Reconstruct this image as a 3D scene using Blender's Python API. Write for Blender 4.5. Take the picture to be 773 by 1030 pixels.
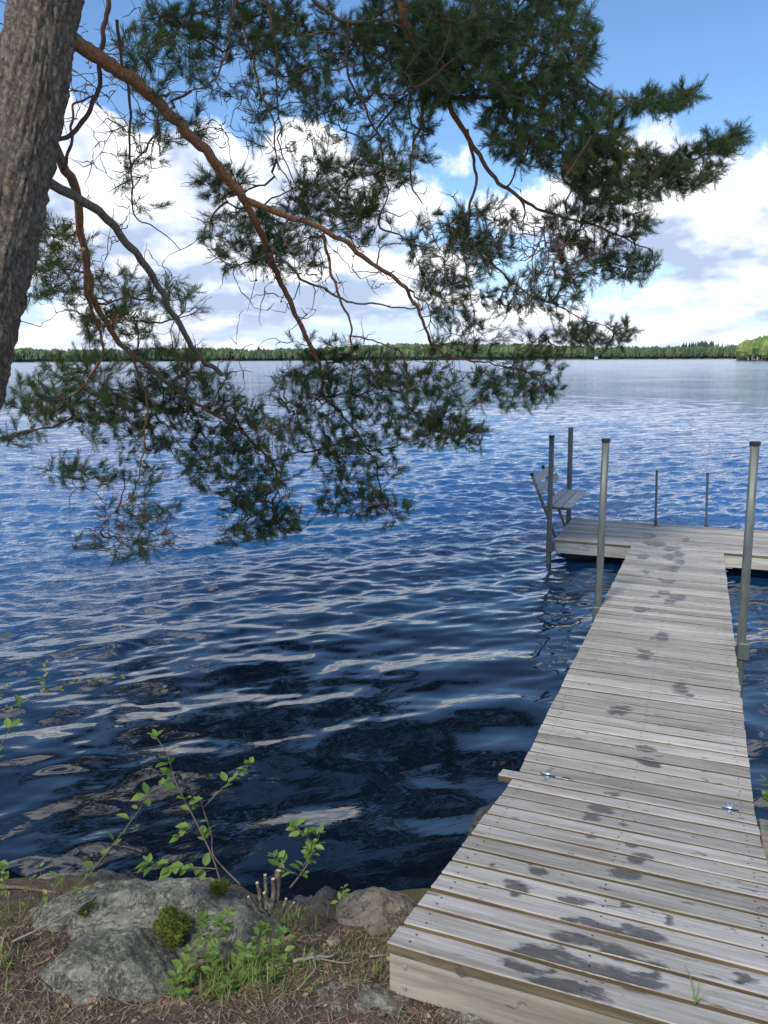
import bpy, bmesh, math, random
import numpy as np
from mathutils import Vector, Matrix, noise as mnoise
from mathutils.kdtree import KDTree
random.seed(7); RNG = np.random.default_rng(11)
R = math.radians
scene = bpy.context.scene
for o in list(bpy.data.objects): bpy.data.objects.remove(o)

# ------------------------------------------------------------------ camera
CF = 800.0 / 773.0                      # focal length in picture widths
PIT, ROL, YAW = .191, -.005, .381
CAM = np.array([.191, -3.454, 2.517])
_F = np.array([-math.sin(YAW)*math.cos(PIT), math.cos(YAW)*math.cos(PIT), -math.sin(PIT)])
_R = np.array([math.cos(YAW), math.sin(YAW), 0.])
_U = np.cross(_R, _F)
_R2 = _R*math.cos(ROL)+_U*math.sin(ROL); _U2 = -_R*math.sin(ROL)+_U*math.cos(ROL)
cd = bpy.data.cameras.new('camera'); cam = bpy.data.objects.new('camera', cd)
scene.collection.objects.link(cam); scene.camera = cam
M = Matrix((( _R2[0], _U2[0], -_F[0], CAM[0]), (_R2[1], _U2[1], -_F[1], CAM[1]), (_R2[2], _U2[2], -_F[2], CAM[2]), (0, 0, 0, 1)))
cam.matrix_world = M
cd.sensor_fit = 'VERTICAL'; cd.sensor_height = 24; cd.lens = 24*800/1030
cd.clip_start = .05; cd.clip_end = 12000

# ------------------------------------------------------------------ light
SUN_EL, SUN_AZ = R(47), R(188)          # compass-like: direction the light comes from, clockwise from +Y
sd = Vector((math.sin(SUN_AZ)*math.cos(SUN_EL), math.cos(SUN_AZ)*math.cos(SUN_EL), math.sin(SUN_EL)))
sl = bpy.data.lights.new('sun', 'SUN'); so = bpy.data.objects.new('sun', sl); scene.collection.objects.link(so)
so.rotation_euler = sd.to_track_quat('Z', 'Y').to_euler()
sl.energy = 2.3; sl.angle = R(9); sl.color = (1, .95, .87)
scene.view_settings.view_transform = 'Standard'; scene.view_settings.look = 'None'
scene.view_settings.exposure = 0.45; scene.view_settings.gamma = 1


class NT:
    def __init__(s, tree): s.t = tree; s.n = tree.nodes; s.l = tree.links
    def new(s, ty, **kw):
        n = s.n.new(ty)
        for k, v in kw.items(): setattr(n, k, v)
        return n
    def put(s, sock, v):
        if isinstance(v, bpy.types.NodeSocket): s.l.new(v, sock)
        elif v is not None:
            if sock.type == 'RGBA' and len(v) == 3: v = (*v, 1)
            sock.default_value = v
    def math(s, op, a, b=None, c=None, clamp=False):
        n = s.new('ShaderNodeMath', operation=op, use_clamp=clamp)
        s.put(n.inputs[0], a); s.put(n.inputs[1], b); s.put(n.inputs[2], c); return n.outputs[0]
    def vmath(s, op, a, b=None):
        n = s.new('ShaderNodeVectorMath', operation=op); s.put(n.inputs[0], a); s.put(n.inputs[1], b); return n.outputs[0]
    def maprange(s, v, a, b, c=0., d=1., smooth=False):
        n = s.new('ShaderNodeMapRange'); n.interpolation_type = 'SMOOTHSTEP' if smooth else 'LINEAR'
        for i, x in enumerate((v, a, b, c, d)): s.put(n.inputs[i], x)
        return n.outputs[0]
    def noise(s, vec, scale, detail=4, rough=.5, dist=0., out=0):
        n = s.new('ShaderNodeTexNoise'); s.put(n.inputs['Vector'], vec); n.inputs['Scale'].default_value = scale
        n.inputs['Detail'].default_value = detail; n.inputs['Roughness'].default_value = rough; n.inputs['Distortion'].default_value = dist
        return n.outputs[out]
    def mix(s, f, a, b, mode='MIX'):
        n = s.new('ShaderNodeMix', data_type='RGBA', blend_type=mode)
        s.put(n.inputs[0], f); s.put(n.inputs[6], a); s.put(n.inputs[7], b); return n.outputs[2]
    def pos(s): return s.new('ShaderNodeNewGeometry').outputs['Position']
    def obj(s): return s.new('ShaderNodeTexCoord').outputs['Object']
    def mapping(s, v, scale=(1, 1, 1), rot=(0, 0, 0), loc=(0, 0, 0)):
        n = s.new('ShaderNodeMapping'); s.put(n.inputs[0], v); n.inputs['Scale'].default_value = scale
        n.inputs['Rotation'].default_value = rot; n.inputs['Location'].default_value = loc; return n.outputs[0]
    def attr(s, name, out='Fac'):
        n = s.new('ShaderNodeAttribute'); n.attribute_name = name; return n.outputs[out]
    def bump(s, h, dist=.01, strength=1., normal=None):
        n = s.new('ShaderNodeBump'); s.put(n.inputs['Height'], h); n.inputs['Distance'].default_value = dist
        s.put(n.inputs['Strength'], strength)
        if normal is not None: s.put(n.inputs['Normal'], normal)
        return n.outputs[0]

# world: Nishita sky with a procedural cloud layer
w = bpy.data.worlds.new('World'); scene.world = w; w.use_nodes = True
N = NT(w.node_tree); N.n.clear()
sky = N.new('ShaderNodeTexSky', sky_type='NISHITA', sun_disc=False)
sky.sun_elevation = SUN_EL; sky.sun_rotation = SUN_AZ; sky.air_density = 1.0; sky.dust_density = .5; sky.ozone_density = 2.0
dirv = N.new('ShaderNodeTexCoord').outputs['Generated']
sx = N.new('ShaderNodeSeparateXYZ'); N.put(sx.inputs[0], dirv)
dz = N.math('MAXIMUM', sx.outputs[2], .0)
stretch = N.maprange(dz, 0, .26, 3.6, 2.0)          # cloud banks flatten towards the horizon
cz = N.math('MULTIPLY', dz, stretch)
def cloud_vec(dzoff=0.):
    cb = N.new('ShaderNodeCombineXYZ')
    N.put(cb.inputs[0], N.math('ADD', sx.outputs[0], SKX)); N.put(cb.inputs[1], sx.outputs[1]); N.put(cb.inputs[2], N.math('ADD', cz, dzoff)); return cb.outputs[0]
SKX = 1.7
P0 = cloud_vec(); P1 = cloud_vec(.055)
def cloud_density(P, det):
    n = N.noise(P, 3.0, det, .58); v = N.new('ShaderNodeTexVoronoi'); v.feature = 'SMOOTH_F1'; N.put(v.inputs['Vector'], N.vmath('ADD', P, N.vmath('SCALE', N.noise(P, 9, 3, .6, 0, 1))))
    v.inputs['Scale'].default_value = 11; v.inputs['Smoothness'].default_value = .6
    sc = v.inputs['Vector'].links[0].from_node.inputs[1].links[0].from_node; sc.inputs['Scale'].default_value = .08
    return N.math('ADD', n, N.math('MULTIPLY', N.math('SUBTRACT', .45, v.outputs['Distance']), .16))
n0 = cloud_density(P0, 9); n1 = cloud_density(P1, 5)
th = N.math('ADD', N.maprange(dz, .22, .32, .44, .66, True), N.maprange(dz, .04, .19, -.06, 0, True))
th = N.math('SUBTRACT', th, N.maprange(dz, .5, .7, 0, .12, True))
mask = N.maprange(N.math('SUBTRACT', n0, th), 0, .055, 0, 1, True)
lit = N.maprange(N.math('SUBTRACT', n0, n1), -.12, .065, 0, 1, False)
lit = N.math('SUBTRACT', lit, N.maprange(N.math('SUBTRACT', n1, th), .05, .22, 0, .62, False), clamp=True)
ccol = N.mix(lit, (3.6, 4.4, 6.0), (10.4, 10.4, 10.6))
low = N.maprange(dz, .0, .06, .7, 0, True)
ccol = N.mix(low, ccol, (5.6, 6.2, 7.3))
skyc = N.mix(1., sky.outputs[0], (.86, 1.06, 1.26), 'MULTIPLY')
skyc = N.mix(N.maprange(dz, .0, .20, .75, 0, True), skyc, (5.2, 6.1, 8.3))
col = N.mix(N.math('MULTIPLY', mask, .97), skyc, ccol)
bg = N.new('ShaderNodeBackground'); N.put(bg.inputs[0], col); bg.inputs[1].default_value = .108
wo = N.new('ShaderNodeOutputWorld'); N.l.new(bg.outputs[0], wo.inputs[0])

# ------------------------------------------------------------------ helpers
def ray(u, v): return _F+_R2*(u-386.5)/800.-_U2*(v-515)/800.
def hz(u, v, z):
    d = ray(u, v); return CAM+d*((z-CAM[2])/d[2])
def at(u, v, t): return CAM+t*ray(u, v)
def yplane(u, v, y):
    d = ray(u, v); return CAM+d*((y-CAM[1])/d[1])

def link(o): scene.collection.objects.link(o); return o
def tag(o, label=None, cat=None, group=None, kind=None):
    if label: o['label'] = label
    if cat: o['category'] = cat
    if group: o['group'] = group
    if kind: o['kind'] = kind
    return o
def thing(name, loc, label, cat, group=None):
    o = link(bpy.data.objects.new(name, None)); o.location = Vector(loc); o.empty_display_size = .1
    return tag(o, label, cat, group)
class MB:
    """collects polygons; build() links them as one mesh object"""
    def __init__(s): s.v = []; s.f = []; s.m = []; s.a = {}; s.nv = 0
    def add(s, V, Fc, mi=0, **attrs):
        V = np.asarray(V, float).reshape(-1, 3); n0 = s.nv; s.v.append(V); s.nv += len(V)
        for f in Fc: s.f.append(tuple(int(i)+n0 for i in f)); s.m.append(mi)
        for k, val in attrs.items():
            a = np.empty(len(V)); a[:] = val; s.a.setdefault(k, []).append((n0, a))
    def box(s, lo, hi, mi=0, bev=0.004, **at_):
        (x0, y0, z0), (x1, y1, z1) = lo, hi
        b = bev; V = []
        for sx_ in (0, 1):
            x = (x0, x1)[sx_]; xi = x+(b if sx_ == 0 else -b)
            for sy in (0, 1):
                y = (y0, y1)[sy]; yi = y+(b if sy == 0 else -b)
                for sz in (0, 1):
                    z = (z0, z1)[sz]; zi = z+(b if sz == 0 else -b)
                    V += [(x, yi, zi), (xi, y, zi), (xi, yi, z)]
        I = lambda a, b_, c, k: ((a*2+b_)*2+c)*3+k
        F = [[I(0,0,0,0),I(0,0,1,0),I(0,1,1,0),I(0,1,0,0)], [I(1,0,0,0),I(1,1,0,0),I(1,1,1,0),I(1,0,1,0)],
             [I(0,0,0,1),I(1,0,0,1),I(1,0,1,1),I(0,0,1,1)], [I(0,1,0,1),I(0,1,1,1),I(1,1,1,1),I(1,1,0,1)],
             [I(0,0,0,2),I(0,1,0,2),I(1,1,0,2),I(1,0,0,2)], [I(0,0,1,2),I(1,0,1,2),I(1,1,1,2),I(0,1,1,2)]]
        for a in (0, 1):
            for c in (0, 1):
                F += [[I(a,c,0,0),I(a,c,1,0),I(a,c,1,1),I(a,c,0,1)], [I(a,0,c,0),I(a,1,c,0),I(a,1,c,2),I(a,0,c,2)], [I(0,a,c,1),I(1,a,c,1),I(1,a,c,2),I(0,a,c,2)]]
        for a in (0, 1):
            for b_ in (0, 1):
                for c in (0, 1): F.append([I(a,b_,c,0), I(a,b_,c,1), I(a,b_,c,2)])
        s.add(V, F, mi, **at_)
    def beam(s, p, q, wx, wz, up=(0, 0, 1), mi=0, bev=.003, **at_):
        p = Vector(p); q = Vector(q); d = (q-p); L = d.length; d.normalize(); up = Vector(up)
        side = d.cross(up).normalized(); u2 = side.cross(d)
        t = MB(); t.box((-wx/2, 0, -wz/2), (wx/2, L, wz/2), 0, bev)
        Mx = Matrix((side, d, u2)).transposed()
        V = [Mx @ Vector(x)+p for x in np.concatenate(t.v)]
        s.add([tuple(x) for x in V], t.f, mi, **at_)
    def tube(s, pts, rad, sides=6, mi=0, cap=True, **at_):
        pts = np.asarray(pts, float); n = len(pts)
        if n < 2: return
        rad = np.full(n, rad) if np.isscalar(rad) else np.asarray(rad, float)
        T = np.gradient(pts, axis=0); T /= np.linalg.norm(T, axis=1)[:, None]+1e-12
        ref = np.array([0, 0, 1.]) if abs(T[0][2]) < .9 else np.array([1., 0, 0])
        A = np.cross(T[0], ref); A /= np.linalg.norm(A)
        V = np.empty((n, sides, 3)); ang = np.arange(sides)*2*math.pi/sides
        for i in range(n):
            A = A-T[i]*(A@T[i]); A /= np.linalg.norm(A)+1e-12; B = np.cross(T[i], A)
            V[i] = pts[i]+rad[i]*(np.cos(ang)[:, None]*A+np.sin(ang)[:, None]*B)
        F = []
        for i in range(n-1):
            for j in range(sides):
                k = (j+1) % sides; F.append((i*sides+j, i*sides+k, (i+1)*sides+k, (i+1)*sides+j))
        if cap: F.append(tuple(range(sides))[::-1]); F.append(tuple((n-1)*sides+j for j in range(sides)))
        s.add(V.reshape(-1, 3), F, mi, **at_)
    def build(s, name, mats, parent=None, smooth=False):
        me = bpy.data.meshes.new(name); V = np.concatenate(s.v)
        off = Vector((0, 0, 0))
        me.from_pydata(V.tolist(), [], s.f)
        if not isinstance(mats, (list, tuple)): mats = [mats]
        for m in mats: me.materials.append(m)
        me.polygons.foreach_set('material_index', np.array(s.m, dtype=np.int32))
        if smooth: me.polygons.foreach_set('use_smooth', np.ones(len(s.m), dtype=bool))
        for k, parts in s.a.items():
            a = np.zeros(len(V), dtype=np.float32)
            for n0, x in parts: a[n0:n0+len(x)] = x
            me.attributes.new(k, 'FLOAT', 'POINT').data.foreach_set('value', a)
        me.update()
        o = link(bpy.data.objects.new(name, me))
        if parent is not None:
            o.parent = parent
            root = parent
            base = Vector(parent.location)
            while root.parent is not None: root = root.parent; base += Vector(root.location)
            o.location = -base
        return o

def mat(name, rough=.7, **kw):
    m = bpy.data.materials.new(name); m.use_nodes = True; t = NT(m.node_tree)
    p = t.n['Principled BSDF']; p.inputs['Roughness'].default_value = rough
    for k, v in kw.items(): t.put(p.inputs[k], v)
    return m, t, p
def fbm(p, s, o=4): return mnoise.fractal(Vector(p)*s, 1.0, 2.0, o)

# ------------------------------------------------------------------ materials
# weathered decking
def wood_mat(name, c_dark, c_light, side=False):
    m, t, p = mat(name, .75)
    P = t.pos(); rnd = t.attr('rnd')
    off = t.new('ShaderNodeCombineXYZ'); t.put(off.inputs[0], t.math('MULTIPLY', rnd, 37.)); t.put(off.inputs[2], t.math('MULTIPLY', rnd, 91.))
    v = t.vmath('ADD', P, off.outputs[0])
    g = t.noise(t.mapping(v, (3.0, 85, 40)), 1.0, 6, .6, .3)
    g2 = t.noise(t.mapping(v, (1.4, 9, 9)), 1.6, 5, .6)
    g3 = t.noise(t.mapping(v, (9, 60, 30)), 1.0, 3, .6)
    c = t.mix(t.maprange(g, .35, .65), c_dark, c_light)
    c = t.mix(t.maprange(g2, .48, .68, 0, .60, True), c, tuple(x*.62*k for x, k in zip(c_dark, (1.08, 1., .9))))
    c = t.mix(t.maprange(g2, .47, .30, 0, .55, True), c, tuple(min(.75, x*1.22) for x in c_light))
    # brightness of each board
    c = t.mix(1., c, t.mix(rnd, (.68, .66, .63), (1.16, 1.14, 1.13)), 'MULTIPLY')
    # little dark marks: knots and splits
    k = t.noise(t.mapping(v, (12, 34, 20)), 1.0, 3, .6)
    kk = t.maprange(k, .635, .70, 0, .75, True)
    c = t.mix(kk, c, (.09, .075, .06))
    sp = t.maprange(g3, .68, .74, 0, .55, True); c = t.mix(sp, c, (.10, .085, .07))
    bh = t.math('ADD', g, t.math('MULTIPLY', kk, -.5))
    if not side:
        wet = t.attr('wet'); wn = t.noise(t.mapping(v, (15, 34, 20)), 1.0, 6, .7)
        wf = t.maprange(t.math('ADD', t.math('ADD', wet, t.math('MULTIPLY', t.math('SUBTRACT', g, .5), .9)), t.math('MULTIPLY', t.math('SUBTRACT', wn, .5), 1.9)), .40, .74, 0, 1, False)
        c = t.mix(wf, c, t.mix(1., c, t.mix(t.noise(t.mapping(P, (6, 18, 9)), 1., 3, .5), (.12, .115, .115), (.30, .275, .25)), 'MULTIPLY'))
        t.put(p.inputs['Roughness'], t.mix(wf, (.78,)*3, (.33,)*3))
        al = t.noise(t.mapping(P, (2.5, 6, 6)), 1.5, 4, .6)
    else:
        al = t.noise(t.mapping(P, (7, 7, 3)), 1.0, 3, .6)
        c = t.mix(t.maprange(al, .58, .72, 0, .35, True), c, (.20, .21, .06))
    t.put(p.inputs['Base Color'], c)
    t.put(p.inputs['Normal'], t.bump(bh, .0026, .9))
    return m
M_deck = wood_mat('weathered_wood', (.345, .315, .27), (.505, .475, .42))
M_side = wood_mat('board_edge_wood', (.11, .082, .048), (.22, .17, .10), True)  # browner edges, darkened further so sunlit gaps between boards still look shaded
M_beam = wood_mat('beam_wood', (.21, .188, .14), (.36, .325, .25), True)
M_pale = wood_mat('pale_beam_wood', (.34, .33, .27), (.52, .50, .42), True)
M_bench = wood_mat('bench_wood', (.34, .33, .33), (.52, .51, .50), True)

def metal(name, c, r, met=1.):
    m, t, p = mat(name, r, Metallic=met)
    n = t.noise(t.mapping(t.obj(), (8, 8, 2)), 4, 5, .6)
    t.put(p.inputs['Base Color'], t.mix(t.maprange(n, .35, .65), tuple(x*.72 for x in c), c)); t.put(p.inputs['Roughness'], t.maprange(n, .3, .7, r-.08, r+.15))
    return m
M_alu = metal('aluminium_tube', (.15, .17, .15), .5, .35)
M_zinc = metal('galvanised_steel', (.62, .66, .66), .38, .9)
M_black, _t, _p = mat('black_plastic', .5, **{'Base Color': (.018, .018, .02)})
M_screw, _t, _p = mat('rusty_screw', .7, **{'Base Color': (.05, .042, .036)})
M_screw2, _t, _p = mat('worn_bolt', .6, **{'Base Color': (.26, .24, .19)})
M_darkm = metal('dark_steel', (.16, .17, .18), .5, .6)

# water
def water_mat():
    m, t, p = mat('lake_water', .035)
    P = t.pos(); dist = t.new('ShaderNodeVectorMath', operation='LENGTH'); t.put(dist.inputs[0], P); d = dist.outputs['Value']
    q = t.mapping(P, (1, 1, 1), (0, 0, R(-46)))
    a = t.noise(t.mapping(q, (1.7, 5.2, 1)), 1.0, 4, .55, .4)
    b = t.noise(t.mapping(q, (.55, 1.9, 1)), 1.0, 4, .55, .5)
    far = t.maprange(d, 7, 26, 0, 1, True)
    patch = t.maprange(t.noise(t.mapping(P, (1, 1, 1)), .09, 3, .5), .35, .65, .55, 1.2)
    nearf = t.maprange(d, 3, 11, .10, 1.5, True)
    h = t.math('ADD', t.math('MULTIPLY', t.math('MULTIPLY', a, .034), nearf), t.math('MULTIPLY', t.math('MULTIPLY', b, .16), far))
    h = t.math('MULTIPLY', t.math('MULTIPLY', h, patch), t.maprange(d, 60, 900, 1.25, .30, True))
    t.put(p.inputs['Normal'], t.bump(h, 1.0, 1.0))
    t.put(p.inputs['Roughness'], t.maprange(d, 10, 200, .03, .12))
    p.inputs['IOR'].default_value = 1.72
    cn = t.noise(P, .5, 2, .5)
    t.put(p.inputs['Base Color'], t.mix(t.maprange(d, 3.0, 11, 0, 1, True), (.002, .005, .011), (.012, .09, .235)))  # near water painted almost black to deepen the pine's dark reflection
    return m
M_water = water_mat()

def bark_mat(name, scale, plates=True, orange=.0, radial=None):
    m, t, p = mat(name, .9)
    P = t.obj()
    v = t.new('ShaderNodeTexVoronoi'); v.feature = 'DISTANCE_TO_EDGE'
    q = t.vmath('ADD', t.mapping(P, (1, 1, .55)), t.vmath('SCALE', t.noise(P, 9*scale, 6, .7, 0, 1)))
    q.node.inputs[1].links[0].from_node.inputs['Scale'].default_value = .11/scale
    t.put(v.inputs['Vector'], q); v.inputs['Scale'].default_value = 26*scale
    n = t.noise(t.mapping(P, (1, 1, .6)), 42*scale, 6, .65); n2 = t.noise(P, 7*scale, 4, .6)
    c = t.mix(t.maprange(n, .32, .68), (.075, .055, .040), (.26, .21, .15))
    c = t.mix(t.maprange(n2, .45, .65, 0, .5, True), c, (.15, .145, .115)); c = t.mix(t.maprange(t.noise(P, 19*scale, 3, .5), .54, .68, 0, .35, True), c, (.14, .09, .06))
    c = t.mix(t.math('MULTIPLY', t.maprange(v.outputs[0], 0, .07, .55, 0), t.maprange(n2, .35, .6, 0, 1)), c, (.04, .03, .022))
    if orange:
        oc = t.mix(t.maprange(n, .35, .65), (.16, .065, .022), (.40, .19, .08))
        on = t.noise(P, 3.0, 3, .5); c = t.mix(t.maprange(on, .28, .5, 0, orange, True), c, oc)
    t.put(p.inputs['Base Color'], c)
    hh = t.math('ADD', t.math('MULTIPLY', t.maprange(v.outputs[0], 0, .12), .45), t.math('MULTIPLY', n, 1.3))
    t.put(p.inputs['Normal'], t.bump(hh, .012 if plates else .004, 1.0))
    return m
M_bark = bark_mat('pine_bark', 1.0); M_limb = bark_mat('orange_pine_bark', 1.6, False, .9); M_grey = bark_mat('grey_dead_bark', 1.6, False, 0)
M_twig, _t, _p = mat('pine_twig', .85, **{'Base Color': (.085, .047, .032)})

def leafy(name, lo, hi, trans=.25, rough=.5, brown=None):
    m, t, p = mat(name, rough)
    r = t.attr('rnd'); c = t.mix(r, lo, hi)
    if brown: c = t.mix(t.maprange(t.attr('dead'), .5, .6), c, brown)
    t.put(p.inputs['Base Color'], c)
    tr = t.new('ShaderNodeBsdfTranslucent'); t.put(tr.inputs[0], t.mix(1., c, (1.3, 1.5, .7), 'MULTIPLY'))
    mx = t.new('ShaderNodeMixShader'); mx.inputs[0].default_value = trans
    t.l.new(p.outputs[0], mx.inputs[1]); t.l.new(tr.outputs[0], mx.inputs[2])
    t.l.new(mx.outputs[0], t.n['Material Output'].inputs[0])
    return m
M_needle = leafy('pine_needles', (.018, .046, .012), (.062, .125, .028), .16, .75, (.16, .095, .03))
M_leaf = leafy('young_leaves', (.09, .17, .025), (.23, .33, .07), .38, .45)
M_birch = leafy('shoreline_leaves', (.13, .19, .03), (.27, .32, .08), .35, .45)
M_grass = leafy('grass_blades', (.10, .17, .03), (.24, .30, .07), .3, .5)
M_litter = leafy('dry_needles_and_twigs', (.10, .062, .036), (.38, .26, .165), .05, .8)
M_stem, _t, _p = mat('young_stem', .7, **{'Base Color': (.16, .11, .075)})
M_dead, _t, _p = mat('dead_wood', .85, **{'Base Color': (.30, .26, .21)})
M_cut, _t, _p = mat('fresh_cut_wood', .7, **{'Base Color': (.60, .43, .27)})

def rock_mat(name, lo, hi, lichen, lam):
    m, t, p = mat(name, .92)
    P = t.pos()
    a = t.noise(P, 14, 8, .68); b = t.noise(P, 4.2, 5, .6); c3 = t.noise(P, 70, 4, .7)
    c = t.mix(t.maprange(a, .35, .65), lo, hi)
    c = t.mix(t.maprange(b, .44, .60, 0, .75, True), c, tuple(x*.6 for x in lo))
    cr = t.noise(t.mapping(P, (1, 1, 1), (.4, .3, .8)), 7, 9, .75, .8); ck = t.maprange(t.math('ABSOLUTE', t.math('SUBTRACT', cr, .5)), 0, .014, .35, 0, True); c = t.mix(ck, c, (.03, .028, .022))
    li = t.maprange(t.noise(P, 38, 8, .75, .4), .51, .57, 0, lam, True)
    c = t.mix(li, c, lichen)
    c = t.mix(t.maprange(c3, .56, .66, 0, .6), c, (.045, .042, .036))
    mo = t.maprange(t.noise(P, 6.5, 6, .7), .60, .68, 0, .7, True)
    c = t.mix(mo, c, (.075, .085, .03))
    t.put(p.inputs['Base Color'], c)
    t.put(p.inputs['Normal'], t.bump(t.math('ADD', t.math('ADD', a, t.math('MULTIPLY', c3, .5)), t.math('MULTIPLY', ck, -.5)), .020, 1.))
    return m
M_rock = rock_mat('lichened_granite', (.125, .118, .082), (.275, .26, .195), (.37, .365, .27), .6)
M_rock2 = rock_mat('brown_granite', (.22, .18, .13), (.42, .35, .25), (.36, .32, .26), .25)
M_rock3 = rock_mat('dark_granite', (.04, .038, .035), (.10, .095, .085), (.2, .2, .18), .2)

def ground_mat():
    m, t, p = mat('pine_litter_soil', .95)
    P = t.pos()
    a = t.noise(P, 30, 7, .7); b = t.noise(P, 3.2, 4, .6); c_ = t.noise(P, 120, 3, .7)
    c = t.mix(t.maprange(a, .33, .66), (.042, .030, .019), (.185, .125, .08))
    c = t.mix(t.maprange(b, .48, .60, 0, .75, True), c, t.mix(a, (.05, .055, .012), (.19, .17, .04)))
    c = t.mix(t.maprange(c_, .6, .7, 0, .5), c, (.25, .17, .11))
    t.put(p.inputs['Base Color'], c)
    t.put(p.inputs['Normal'], t.bump(t.math('ADD', a, c_), .014, 1.0))
    return m
M_ground = ground_mat()

# ------------------------------------------------------------------ lake water
def wave_height(X, Y, sp):
    """sum of travelling sines; sp = local sample spacing, short waves fade where it cannot carry them"""
    H = np.zeros_like(X); rg = np.random.default_rng(5)
    shore = np.clip((np.hypot(X, Y)-1.0)/9, 0, 1); calm = .92+.10*np.clip((np.hypot(X, Y)-3.0)/6, 0, 1)
    for i in range(74):
        lam = .13*(15 ** (i/73.)); th = R(-46)+rg.normal(0, R(36)); k = 2*math.pi/lam
        if lam > 1.2: th = R(-44)+rg.normal(0, R(22))
        steep = .0172*(1.25 if lam < .9 else .70)
        steepn = steep*(.10+1.5*shore) if lam < .45 else (steep*(.78+.35*shore) if lam < 1.25 else steep*np.clip(1.0-.55*shore, .4, 1))
        ph = rg.uniform(0, 2*math.pi)
        # slow bend of the crests
        bx = .35*lam*np.sin(X*.7/lam*.35+ph)+.35*lam*np.sin(Y*.6/lam*.35+2*ph)
        f = np.clip(lam/(2.4*sp)-.6, 0, 1)
        env = .6+.55*np.sin(X*.31+ph*3)*np.sin(Y*.27-ph*2)
        A = steepn*lam/ (2*math.pi)*2.1*calm
        arg = k*(math.cos(th)*X+math.sin(th)*Y)+k*bx*.25+ph
        H += f*A*env*np.sin(arg)
    return H
rs = [.7]; 
while rs[-1] < 75: rs.append(rs[-1]+max(.014, rs[-1]**2/3600.))
while rs[-1] < 4500: rs.append(rs[-1]*1.12)
rs = np.array(rs); NA = 820
az0 = YAW                                      # heading, left of +Y
ths = np.linspace(-R(48), R(48), NA)
RR, TT = np.meshgrid(rs, ths, indexing='ij')
ox, oy = .19, -3.45
WX = ox-np.sin(az0+TT)*RR; WY = oy+np.cos(az0+TT)*RR
sp = np.maximum(np.gradient(rs)[:, None]*np.ones_like(RR), RR*(ths[1]-ths[0])*.6)
WZ = wave_height(WX, WY, sp); WZ[RR > 75] = 0
nr = len(rs); idx = np.arange(nr*NA).reshape(nr, NA)
quads = np.stack([idx[:-1, :-1], idx[1:, :-1], idx[1:, 1:], idx[:-1, 1:]], -1).reshape(-1, 4)[:, ::-1]
me = bpy.data.meshes.new('lake_water')
V = np.stack([WX, WY, WZ], -1).reshape(-1, 3).astype(np.float32)
me.vertices.add(len(V)); me.vertices.foreach_set('co', V.ravel())
me.loops.add(quads.size); me.loops.foreach_set('vertex_index', quads.ravel().astype(np.int32))
me.polygons.add(len(quads)); me.polygons.foreach_set('loop_start', np.arange(0, quads.size, 4, dtype=np.int32))
me.polygons.foreach_set('loop_total', np.full(len(quads), 4, dtype=np.int32))
me.polygons.foreach_set('use_smooth', np.ones(len(quads), dtype=bool)); me.update(); me.validate(); me.materials.append(M_water)
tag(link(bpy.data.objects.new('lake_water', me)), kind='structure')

# ------------------------------------------------------------------ near shore ground
BX = [-9, -4.6, -4.05, -3.7, -3.3, -2.3, -1.1, -.62, 0, .55, 1.5, 4, 9]; BY = [.3, .15, -.35, -1.0, -1.42, -1.50, -1.24, -.98, -.50, -.12, .3, .9, 1.2]
def gz(x, y):
    t = y-float(np.interp(x, BX, BY))
    t += .10*mnoise.noise(Vector((x*2.1, y*2.1, 3)))
    if t < 0:
        z = .62+.24*min(-t, .8)+.05*max(0, -t-.8)
    else: z = .62-1.15*t-1.2*t*t
    z += .035*fbm((x, y, 0), 2.5, 3)+.014*fbm((x, y, 5), 11, 3)
    if -.56 < x < .56 and -1.9 < y < .1:
        z = min(z, .595-min(y, 0)*.217-.165)
    return max(z, -.8)
gx = np.concatenate([np.linspace(-12, -2.6, 30), np.arange(-2.58, 1.3, .02), np.linspace(1.32, 8, 30)])
gy = np.concatenate([np.linspace(-14, -2.7, 30), np.arange(-2.68, 1.0, .02)])
mb = MB(); Vg = [(x, y, gz(x, y)) for y in gy for x in gx]; nx = len(gx)
mb.add(Vg, [(j*nx+i, j*nx+i+1, (j+1)*nx+i+1, (j+1)*nx+i) for j in range(len(gy)-1) for i in range(nx-1)])
tag(mb.build('shore_ground', M_ground, smooth=True), kind='structure')

# ------------------------------------------------------------------ dock
PITCH = .122; HW = .51
wets = []
def ramp_pt(u, v):
    d = ray(u, v); k = .365/1.68; t = (.595-k*CAM[1]-CAM[2])/(d[2]+k*d[1]); return CAM+t*d
def main_pt(u, v):
    d = ray(u, v); k = .048; t = (.595-k*CAM[1]-CAM[2])/(d[2]+k*d[1]); return CAM+t*d
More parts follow.
